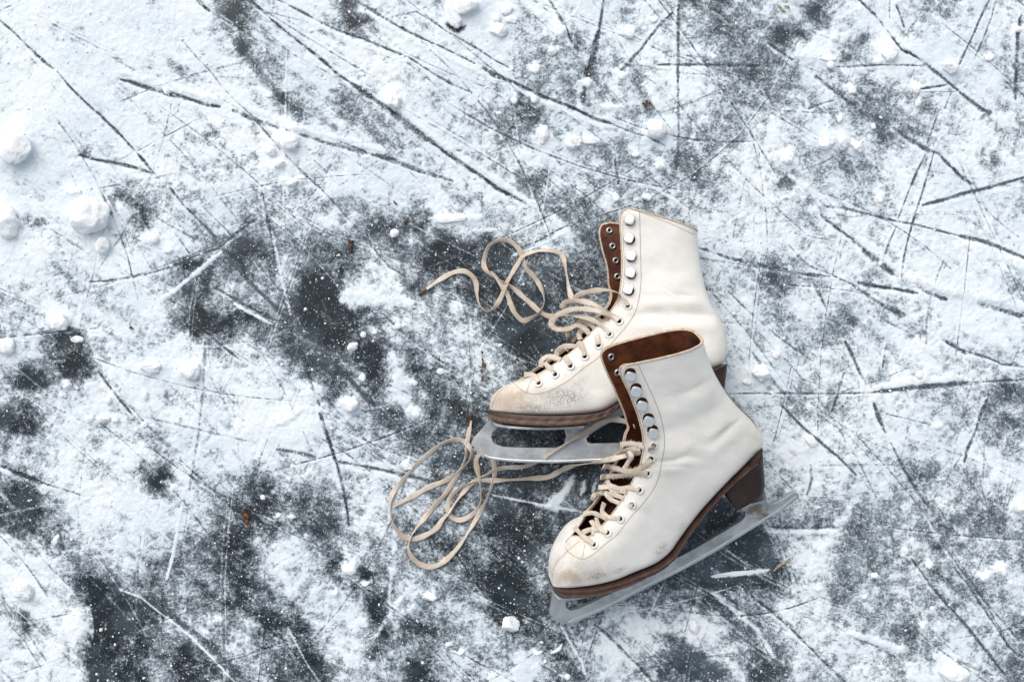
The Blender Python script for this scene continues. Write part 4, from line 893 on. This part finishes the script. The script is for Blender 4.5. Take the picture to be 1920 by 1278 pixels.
cfgA = dict(base=P(1230, 1000)[:2], seed=41, tongue=.62, back=(.64,), sole_end=14.6, lip=3.5,
 sole_th=[12, 15, 16, 15, 12, 7, 4, 2.5, 2, 1.5],
 creases=[([(1212, 866), (1262, 864), (1312, 846), (1352, 815), (1396, 780)], 4.5, -1.2), ([(1215, 880), (1262, 878), (1318, 860), (1362, 828), (1408, 795)], 12, 1.3), ([(1225, 846), (1280, 842), (1330, 820), (1380, 775)], 10, 1.0), ([(1215, 815), (1270, 805), (1330, 778), (1368, 742)], 14, -1.3), ([(1225, 775), (1280, 765), (1345, 725)], 14, .9), ([(1150, 945), (1200, 960), (1240, 990)], 12, -.6), ([(1238, 745), (1290, 735), (1340, 705)], 5, -.5), ([(1220, 875), (1290, 872), (1340, 850)], 2.5, -.6)],
 stain=[(1068, 1080, 36, 14, 8, 1.1), (1045, 1088, 14, 14, 0, .6), (1150, 1060, 10, 5, -20, .5), (1245, 1035, 22, 8, -45, .35), (1040, 1052, 10, 20, 30, .5), (1300, 985, 20, 8, -45, .35)],
 wear=[(1120, 1078, 34, 14, -10, .95), (1160, 1068, 22, 8, -20, .8), (1240, 1030, 26, 12, -45, .8), (1280, 985, 20, 8, -50, .6), (1085, 1085, 40, 16, 0, .55), (1415, 850, 16, 12, 0, .4), (1230, 770, 14, 20, 0, .3)],
 grime=[(1080, 1050, 62, 55, -20, .8), (1206, 860, 14, 60, 0, .55), (1420, 815, 16, 45, -20, .6), (1165, 720, 14, 50, -20, .4), (1180, 690, 60, 10, -15, .4), (1230, 866, 24, 6, -8, .3)],
 seams=[([(1194, 677), (1207, 706), (1221, 736), (1235, 769), (1242, 795), (1245.5, 816), (1245.5, 839), (1241, 863), (1235, 894), (1223, 920), (1202, 947), (1182, 969), (1158, 1000), (1136, 1018), (1113, 1038), (1095, 1047), (1079, 1043), (1066, 1034), (1060, 1026)], .00030),
  ([(1087, 1014), (1072, 1026), (1059, 1038), (1046, 1052), (1037, 1068)], .00028), ([(1097, 1020), (1094, 1034), (1092, 1045)], .00025),
  ([(1171, 690), (1195, 680), (1225, 669), (1268, 660), (1304, 644)], .00025), ([(1170, 700), (1174, 716), (1187, 741), (1199, 771), (1207, 800), (1211, 830)], .00022)],
 heel=[(1360, 920, 1381, 957), (1385, 897, 1398, 949), (1405, 876, 1413, 940), (1420, 856, 1425, 929), (1427, 846, 1431, 920), (1429, 838, 1434, 910)], heel_w=54,
 blade=[([(1036, 1085), (1036, 1112), (1033, 1131), (1030.5, 1150), (1036, 1152), (1034, 1161), (1041, 1158), (1042, 1168), (1049, 1162), (1052, 1172), (1059, 1165), (1066, 1171), (1095, 1156), (1141, 1136), (1181, 1115), (1227, 1092), (1272, 1069), (1295, 1057), (1350, 1026), (1404, 992), (1454, 962), (1496, 931), (1496, 926), (1491, 922), (1483, 923), (1473, 930), (1454, 941), (1446, 944), (1439, 943), (1433, 939), (1429, 931), (1431, 915), (1420, 880), (1362, 900), (1378, 940), (1390, 952), (1396, 958), (1396, 966), (1389, 975), (1371, 986), (1336, 1007), (1295, 1030), (1270, 1043), (1258, 1040), (1255, 1025), (1200, 1055), (1130, 1080), (1080, 1085)], 0),
        ([(1060, 1122), (1059, 1130), (1061, 1137), (1068, 1142), (1084, 1139), (1102, 1131), (1127, 1118), (1150, 1108), (1140, 1095), (1100, 1100), (1070, 1103)], 0)],
 edge=[(1066, 1168), (1095, 1156), (1141, 1136), (1181, 1115), (1227, 1092), (1272, 1069), (1295, 1057), (1350, 1026), (1404, 992), (1454, 962), (1495, 931)],
 rust=[(1415, 950, 20), (1428, 962, 14), (1440, 968, 10), (1405, 960, 10)],
 plates=[([(1040, 1116, 30), (1060, 1119, 30), (1090, 1116, 30), (1130, 1106, 30), (1165, 1094, 30)], 34), ([(1381, 953, 40), (1400, 943, 30), (1432, 918, 0)], 34)],
 eyelets=[(1226, 835), (1221, 859), (1214, 887), (1199, 918), (1185, 946), (1163, 972), (1139, 998), (1114, 1020)],
 hooks=[(1181, 701, .55, .75, -.10, -.05), (1192, 730, .5, .75, .05, .1), (1203.5, 757, .5, .75, .0, .0), (1215.5, 786, .45, .8, .06, .04), (1223.5, 808, .4, .8, .0, .02)],
 rivets=[(1145, 668, -40), (1157, 697, -40)])
# upper skate --------------------------------------------------------------
frB = Frame(1033, 867, .036, (0.02, -1.0), -2)
STB = [
 ((918, 757), (918, 757), (918, 768), 9, .9, 0, 0, .9),
 ((921, 745), (921, 745), (926, 771), 24, .95, 0, 0, .9),
 ((930, 734), (930, 734), (942, 774), 38, 1, 0, 0, .9),
 ((944, 724), (944, 724), (966, 777), 50, 1, 0, 0, .9),
 ((962, 716), (962, 716), (998, 779), 59, 1, 0, 0, .9),
 ((985, 709), (982, 706), (1032, 780), 66, 1, .16, .12, .9),
 ((1008, 702), (1003, 692), (1066, 779), 69, 1, .4, .3, .9),
 ((1033, 687), (1026, 677), (1099, 777), 70, 1, .5, .4, .9),
 ((1055, 672), (1048, 662), (1129, 772), 68, 1, .55, .45, .9),
 ((1078, 654), (1068, 645), (1153, 760), 64, 1, .6, .5, .9),
 ((1100, 632), (1089, 622), (1178, 744), 60, 1, .62, .5, .9),
 ((1122, 609), (1110, 600), (1212, 727), 58, 1, .65, .55, .9),
 ((1141, 588), (1128, 585), (1258, 711), 56, 1, .7, .6, .9),
 ((1153, 571), (1139, 572), (1308, 699), 56, 1, .72, .65, .85),
 ((1160, 557), (1144, 560), (1345, 690), 56, 1, .75, .7, .7),
 ((1163, 541), (1145, 548), (1361, 676), 54, .8, .78, .8, .4),
 ((1165, 522), (1141, 533), (1364, 650), 52, .3, .8, .85, .1),
 ((1166, 502), (1140, 514), (1358, 622), 50, 0, .82, .88, 0),
 ((1166, 482), (1137, 494), (1346, 596), 49, 0, .84, .9, 0),
 ((1165, 462), (1131, 474), (1332, 572), 48, 0, .85, .9, 0),
 ((1164, 442), (1127, 457), (1321, 542), 48, 0, .86, .9, 0),
 ((1163, 425), (1124, 441), (1312, 498), 48, 0, .86, .9, 0),
 ((1163, 409), (1125, 429), (1307, 462), 49, 0, .86, .9, 0),
 ((1168, 397), (1130, 421), (1305, 443), 50, 0, .86, .9, 0),
 ((1180, 390), (1142, 417), (1305, 435), 50, 0, .86, .9, 0)]
cfgB = dict(base=P(1150, 700)[:2], seed=73, tongue=.60, back=(.62,), sole_end=14.6, lip=3.5,
 sole_th=[13, 17, 18, 18, 17, 11, 6, 4, 4, 3],
 creases=[([(1196, 588), (1250, 588), (1345, 592)], 9, -2.4), ([(1200, 568), (1260, 568), (1330, 566)], 9, 1.4), ([(1180, 612), (1260, 612), (1352, 616)], 12, 1.8), ([(1200, 500), (1255, 505), (1310, 498)], 20, -.8), ([(1130, 690), (1180, 680), (1220, 660)], 20, -.8), ([(1090, 720), (1130, 735)], 10, -.6), ([(1205, 553), (1255, 551), (1310, 553)], 3, -.5)],
 stain=[(950, 748, 42, 24, -10, 1.05), (975, 760, 40, 14, 0, .7), (1075, 693, 36, 18, -20, .5), (1255, 532, 8, 8, 0, .45), (1182, 590, 14, 6, 0, .6), (1125, 640, 20, 8, -40, .3)],
 wear=[(1060, 745, 62, 26, 0, .95), (1000, 765, 60, 14, 0, .8), (1085, 720, 40, 20, -20, .6), (1190, 582, 18, 10, 0, .5), (1280, 655, 20, 20, 0, .35), (950, 760, 40, 12, 0, .55)],
 grime=[(985, 740, 90, 45, -10, .8), (1130, 640, 70, 30, -40, .45), (1168, 470, 8, 80, 0, .4), (1350, 620, 14, 60, 0, .4), (1240, 405, 70, 8, 20, .4), (1260, 580, 70, 8, 0, .3)],
 seams=[([(1199, 396), (1200, 426), (1201, 473), (1202, 520), (1200, 548), (1193, 580), (1180, 604), (1160, 628), (1125, 667), (1095, 689), (1066, 713), (1033, 731), (1007, 738), (987, 736), (974, 727), (965, 719)], .00030),
  ([(984, 711), (957, 720), (936, 735), (926, 751), (924, 765)], .00028), ([(997, 712), (991, 724), (987, 736)], .00025),
  ([(1175, 397), (1186, 394), (1200, 398), (1249, 416), (1302, 440)], .00025), ([(1168, 405), (1168, 440), (1170, 480), (1170, 520), (1167, 548), (1158, 570)], .00022)],
 heel=[(1300, 700, 1304, 745), (1325, 695, 1325, 744), (1342, 691, 1340, 741), (1354, 687, 1350, 736), (1361, 684, 1357, 730), (1364, 682, 1359, 724)], heel_w=54,
 blade=[([(922, 775), (917, 788), (902, 806), (890, 819), (885, 828), (884, 835), (890, 836), (887, 843), (895, 843), (894, 851), (902, 849), (904, 857), (912, 855), (924, 861), (968, 865.5), (1033, 867), (1088, 865.5), (1154, 862), (1220, 857), (1300, 848), (1370, 838), (1405, 826), (1405, 820), (1398, 816), (1380, 818), (1366, 815), (1356, 805), (1352, 790), (1352, 720), (1300, 720), (1302, 745), (1308, 770), (1308, 795), (1298, 812), (1270, 822), (1200, 829), (1108, 831), (1101, 828), (1099, 822), (1104, 814), (1130, 798), (1170, 776), (1165, 755), (1100, 775)], 0),
        ([(934, 799), (923, 810), (920.5, 820), (926, 831), (944, 837.5), (989, 839), (1042, 839), (1057, 833), (1062, 818), (1058, 804), (1050, 790), (946, 790)], 0)],
 rust=[(1000, 803, 14)],
 edge=[(908, 856), (924, 861), (968, 865.5), (1033, 867), (1088, 865.5), (1154, 862), (1220, 857), (1300, 848), (1370, 838), (1404, 827)],
 plates=[([(921, 790, 45), (946, 797, 45), (1011, 801, 45), (1077, 799, 45), (1105, 795, 40)], 46), ([(1304, 745, 40), (1330, 744, 30), (1357, 728, 0)], 34)],
 eyelets=[(1177, 573), (1161, 602), (1142, 626), (1122, 647), (1096, 668), (1069.5, 686), (1041, 702), (1010, 718)],
 hooks=[(1181, 412, -.1, -.5, -.03, 0), (1180, 447, .4, -.5, -.16, .0), (1183.5, 480, .0, -.5, .0, .03), (1182.5, 512, .2, -.6, .03, .0), (1178, 543, .5, -.5, -.18, .02)],
 rivets=[(1142, 433, -40), (1148, 462, -40), (1154, 489, -40), (1157, 519, -40)])
skB, hitB, ezB = build_skate('ice_skate', 'upper white skate with tan-scuffed toe and four rivets on its brown flap', frB, STB, cfgB)
skA, hitA, ezA = build_skate('ice_skate', 'lower white skate lying over the other, dark heel and open brown collar in view', frA, STA, cfgA)

# ------------------------------------------------------------------ laces
gl = 1.1
A1 = [(1190, 800, 66), (1173, 790, 58), (1151, 786, 50), (1126, 792.5, 45), (1101, 807.5, 42), (1075.5, 821, 41), (1050.5, 837.6, 40), (1025.5, 852.6, 39), (988, 872.7, 20), (950, 876, 5), (930, 880, 3.2), (913, 889, 2), (888, 903, 2.6), (870, 920, 1.2), (855, 940, 1.2), (843, 958, 1.2), (830, 973, gl), (818, 990, gl), (800, 1001.6, gl), (780, 1009, 2.4), (760, 1008, 2.2), (745, 993, gl), (735, 973, gl), (731, 950, 2), (736, 925, 1.4), (752.6, 902.7, gl), (772.6, 880, gl), (792.6, 860, gl), (812.7, 842.6, gl), (832.7, 829, gl), (855, 824, gl), (873, 829, 2.4), (884, 845, 1.6), (880, 862.7, 1.4), (865, 880, 1.4), (850, 892.7, 2.6), (830, 902.7, gl), (805, 912.7, gl), (782.6, 925, gl), (762.6, 935, gl), (748, 943, gl), (737.5, 949, gl)]
A2 = [(883.5, 788, 1.2), (880, 805, gl), (876.5, 827.6, 2), (875, 847.6, 1.2), (867.7, 872.7, gl), (850, 902.7, 1.4), (835, 925, gl), (817.7, 945, gl), (797.6, 967.8, gl), (780, 990, gl), (770, 1008, gl), (766, 1025, gl), (772.6, 1043, gl), (787.6, 1056.7, gl), (807.7, 1061.7, gl), (827.7, 1055, gl), (847.7, 1038, gl), (867.7, 1013, gl), (885, 985, gl), (900, 960, 2), (912.8, 935, 1.4), (922.8, 910, 2.4), (927.8, 885, 1.4), (926, 866, gl), (916, 850, gl), (904, 848, gl), (895, 856, gl), (892.8, 866, gl), (895, 880, 1.6), (900, 900, 3.4), (902, 922.7, 2.2), (901.5, 940, 2.2), (895, 955, 2.2), (880, 968, gl), (862.7, 974, gl), (847.7, 969, gl), (840, 955, 1.6), (842.7, 935, gl), (855, 920, 1.3), (875, 907.7, 1.6), (900, 901, 2.4), (925, 900, 3.2), (950, 899, 1.4), (988, 896.5, 2), (1025.5, 894, 4), (1045.5, 885, 12), (1063, 876, 26), (1088, 870, 42), (1113, 867, 56), (1141, 861, 66), (1172, 854, 76), (1202, 845, None), (1218, 839, None), (1227, 836, None)]
xa = [
 [(1163, 833, 48), (1180, 831, 58), (1196, 833, 70), (1208, 835, 76)],
 [(1150, 855, 50), (1165, 847, 56), (1182, 842, 64), (1200, 840, 74)],
 [(1222, 860, None), (1213, 869, None), (1202, 877, 76), (1188, 882, 74), (1170, 882, 70), (1150, 876, 62), (1131, 874, 52)],
 [(1214, 887, None), (1203, 885, None), (1190, 888, 72), (1162, 892, 62), (1140, 893, 52), (1126, 894, 44)],
 [(1199, 918, None), (1183, 914, 66), (1160, 915, 60), (1144, 909, 54), (1138, 900, 48)],
 [(1122, 913, 42), (1141, 913, 50), (1152, 920, 54), (1174, 921, 58)],
 [(1186, 947, None), (1170, 945, 60), (1152, 939, 56), (1140, 931, 52), (1135, 922, 46)],
 [(1111, 937, 36), (1114, 928, 40), (1127, 924, 44), (1142, 925, 48), (1158, 929, 50), (1170, 934, 52)],
 [(1163, 972, None), (1150, 971, None), (1136, 967, 52), (1129, 957, 48), (1133, 942, 42)],
 [(1094, 963, 34), (1110, 961, 40), (1124, 966, 46), (1137, 971, 50)],
 [(1139, 998, None), (1129, 993, None), (1122, 984, 46), (1118, 970, 42)],
 [(1092, 998, 32), (1106, 992, 36), (1122, 992, 40)],
 [(1114, 1020, None), (1106, 1014, None), (1093, 1004, 40), (1083, 994, 36), (1077, 987, 32)],
 [(1170, 880, 60), (1178, 866, 62), (1184, 855, 66), (1180, 845, 62)],
 [(1112, 1003, 30), (1114, 985, 34), (1108, 975, 34)],
]
lace_s = [(A1, 2.6, .95), (A2, 2.6, 1.0)]+[(q, 2.2, .3) for q in [[(p[0], p[1], (ezA(p[0], p[1]) if p[2] else None)) for p in st] for st in xa]]
ribbon('lace', skA, lace_s, hitA, [([(880, 800, 1.4), (882, 788, 1.4), (884, 775, 1.4)], .0013)], 3, [.04, .05, .9, .9, .9, .8]+[.18]*12)
B1 = [(800, 542, 1.2), (812, 533, gl), (827, 523, gl), (847, 512, gl), (868, 508, gl), (883.5, 516, gl), (892.5, 530, gl), (894, 550, gl), (899, 571, gl), (911, 583, gl), (924, 580, gl), (936, 564, gl), (942.5, 550, 2.2), (949, 532, 2.6), (958, 516, 1.4), (970, 496, gl), (981, 480, 2.6), (997, 473, gl), (1015, 470, gl), (1038, 471, gl), (1054, 479, gl), (1059, 496, 3), (1063, 521, 8), (1067, 543.5, 18), (1074, 558, 30), (1092, 550, 42), (1117, 544.6, 54), (1144, 544.6, 64), (1163, 552, None), (1173, 564, None), (1177, 573, None)]
B2 = [(921, 509, 1.6), (929, 518.5, 2.8), (940, 534, 3), (951.5, 552.5, gl), (958, 570.7, gl), (967, 589, gl), (981, 601, gl), (997, 595.6, gl), (1010.5, 586.6, 2.4), (1019.6, 570.7, gl), (1019.6, 555, gl), (1010.5, 532, gl), (997, 514, gl), (985, 502.6, gl), (980, 484.5, 1.2), (972, 466, gl), (956, 452.7, gl), (938, 450.4, gl), (920, 459.5, gl), (910.7, 475, gl), (907, 496, gl), (914, 510, gl), (928, 521, 1.4), (945, 530, 1.8), (960.6, 539, gl), (979, 555, gl), (997, 570.7, gl), (1013, 585, 1.6), (1031, 593, 5), (1049, 592, 20), (1076, 591, 36), (1106, 598, 50), (1128.5, 611.5, None), (1142, 626, None)]
xb = [
 [(1052, 578, 26), (1060, 567, 32), (1083, 564, 42), (1106, 568, 50), (1122, 576, 54), (1138, 588, 56)],
 [(1106, 627, 46), (1095, 615, 40), (1083, 609, 36), (1065, 616, 30), (1045, 617, 26), (1034, 609, 24), (1037, 598, 26), (1049, 588, 32), (1072, 580, 42), (1099, 579, 50), (1124, 584, None), (1148, 592, None), (1160, 601, None)],
 [(1083, 607, 30), (1092, 602, 36), (1102, 603, 40), (1112, 612, 46), (1117, 622, 50), (1120, 634, None), (1122, 646, None)],
 [(1062, 618, 26), (1066, 632, 18), (1066, 646, 14), (1062, 657, 10)],
 [(1043, 670, 24), (1045, 658, 28), (1057, 650, 34), (1073, 649, 42), (1084, 650, 48)],
 [(1084, 640, 44), (1090, 648, None), (1094, 657, None), (1096, 667, None)],
 [(1014, 688, 26), (1016, 675, 30), (1028, 668, 36), (1042, 671, 44), (1052, 676, None)],
 [(1058, 668, 46), (1063, 674, None), (1069, 685, None)],
 [(1021, 680, 42), (1030, 690, None), (1040, 701, None)],
 [(983, 702, 40), (995, 702, 46), (1004, 709, None), (1010, 717, None)],
 [(1088, 636, 30), (1086, 626, 34), (1094, 618, 40), (1104, 621, 44)],
 [(1120, 598, 50), (1130, 604, 52), (1142, 600, 56)],
]
lace_b = [(B1, 2.5, .95), (B2, 2.5, .95)]+[(q, 2.5, .45) for q in [[(p[0], p[1], (max(p[2], ezB(p[0], p[1])) if p[2] else None)) for p in st] for st in xb]]
ribbon('lace', skB, lace_b, hitB, [([(801, 541, 1.4), (794, 547, 1.4), (786, 553, 1.4)], .0014), ([(924, 514, 2.2), (919, 507, 2), (914, 501, 1.6)], .0013)], 8, [.06, .06, .9, .8, .3, .2]+[.18]*10)

# ------------------------------------------------------------------ camera, light, sky
cam_d = bpy.data.cameras.new('camera'); cam = bpy.data.objects.new('camera', cam_d); COL.objects.link(cam); cam.location = (0, 0, H)
cam_d.sensor_width = 36; cam_d.lens = 36*H/(1920*S); cam_d.clip_start = .05; cam_d.clip_end = 60
cam_d.dof.use_dof = True; cam_d.dof.focus_distance = 1.10; cam_d.dof.aperture_fstop = 5.6
SC.camera = cam
az = math.radians(118); el = math.radians(48)      # light comes from the top-left of the picture
d = Vector((math.cos(az)*math.cos(el), math.sin(az)*math.cos(el), math.sin(el)))
sd = bpy.data.lights.new('sun', 'SUN'); sd.energy = 1.1; sd.angle = math.radians(55); sd.color = (1, .95, .88)
sun = bpy.data.objects.new('sun', sd); COL.objects.link(sun); sun.rotation_euler = d.to_track_quat('Z', 'Y').to_euler(); sun.location = (0, 0, 3)
w = bpy.data.worlds.new('World'); SC.world = w; w.use_nodes = True; nt = w.node_tree
sky = nt.nodes.new('ShaderNodeTexSky'); sky.sky_type = 'NISHITA'; sky.sun_disc = False; sky.sun_elevation = el; sky.sun_rotation = math.pi/2-az; sky.dust_density = 3.0; sky.ozone_density = 1.0; sky.air_density = 1.0
bg = nt.nodes['Background']; bg.inputs['Strength'].default_value = .15
hs = nt.nodes.new('ShaderNodeHueSaturation'); hs.inputs['Saturation'].default_value = .40; hs.inputs['Hue'].default_value = .485; nt.links.new(sky.outputs[0], hs.inputs['Color']); nt.links.new(hs.outputs[0], bg.inputs['Color'])   # cloud-whitened daylight
SC.view_settings.view_transform = 'Standard'; SC.view_settings.look = 'None'; SC.view_settings.exposure = 0.21; SC.view_settings.gamma = 1
SC.render.resolution_x = 1024; SC.render.resolution_y = 681
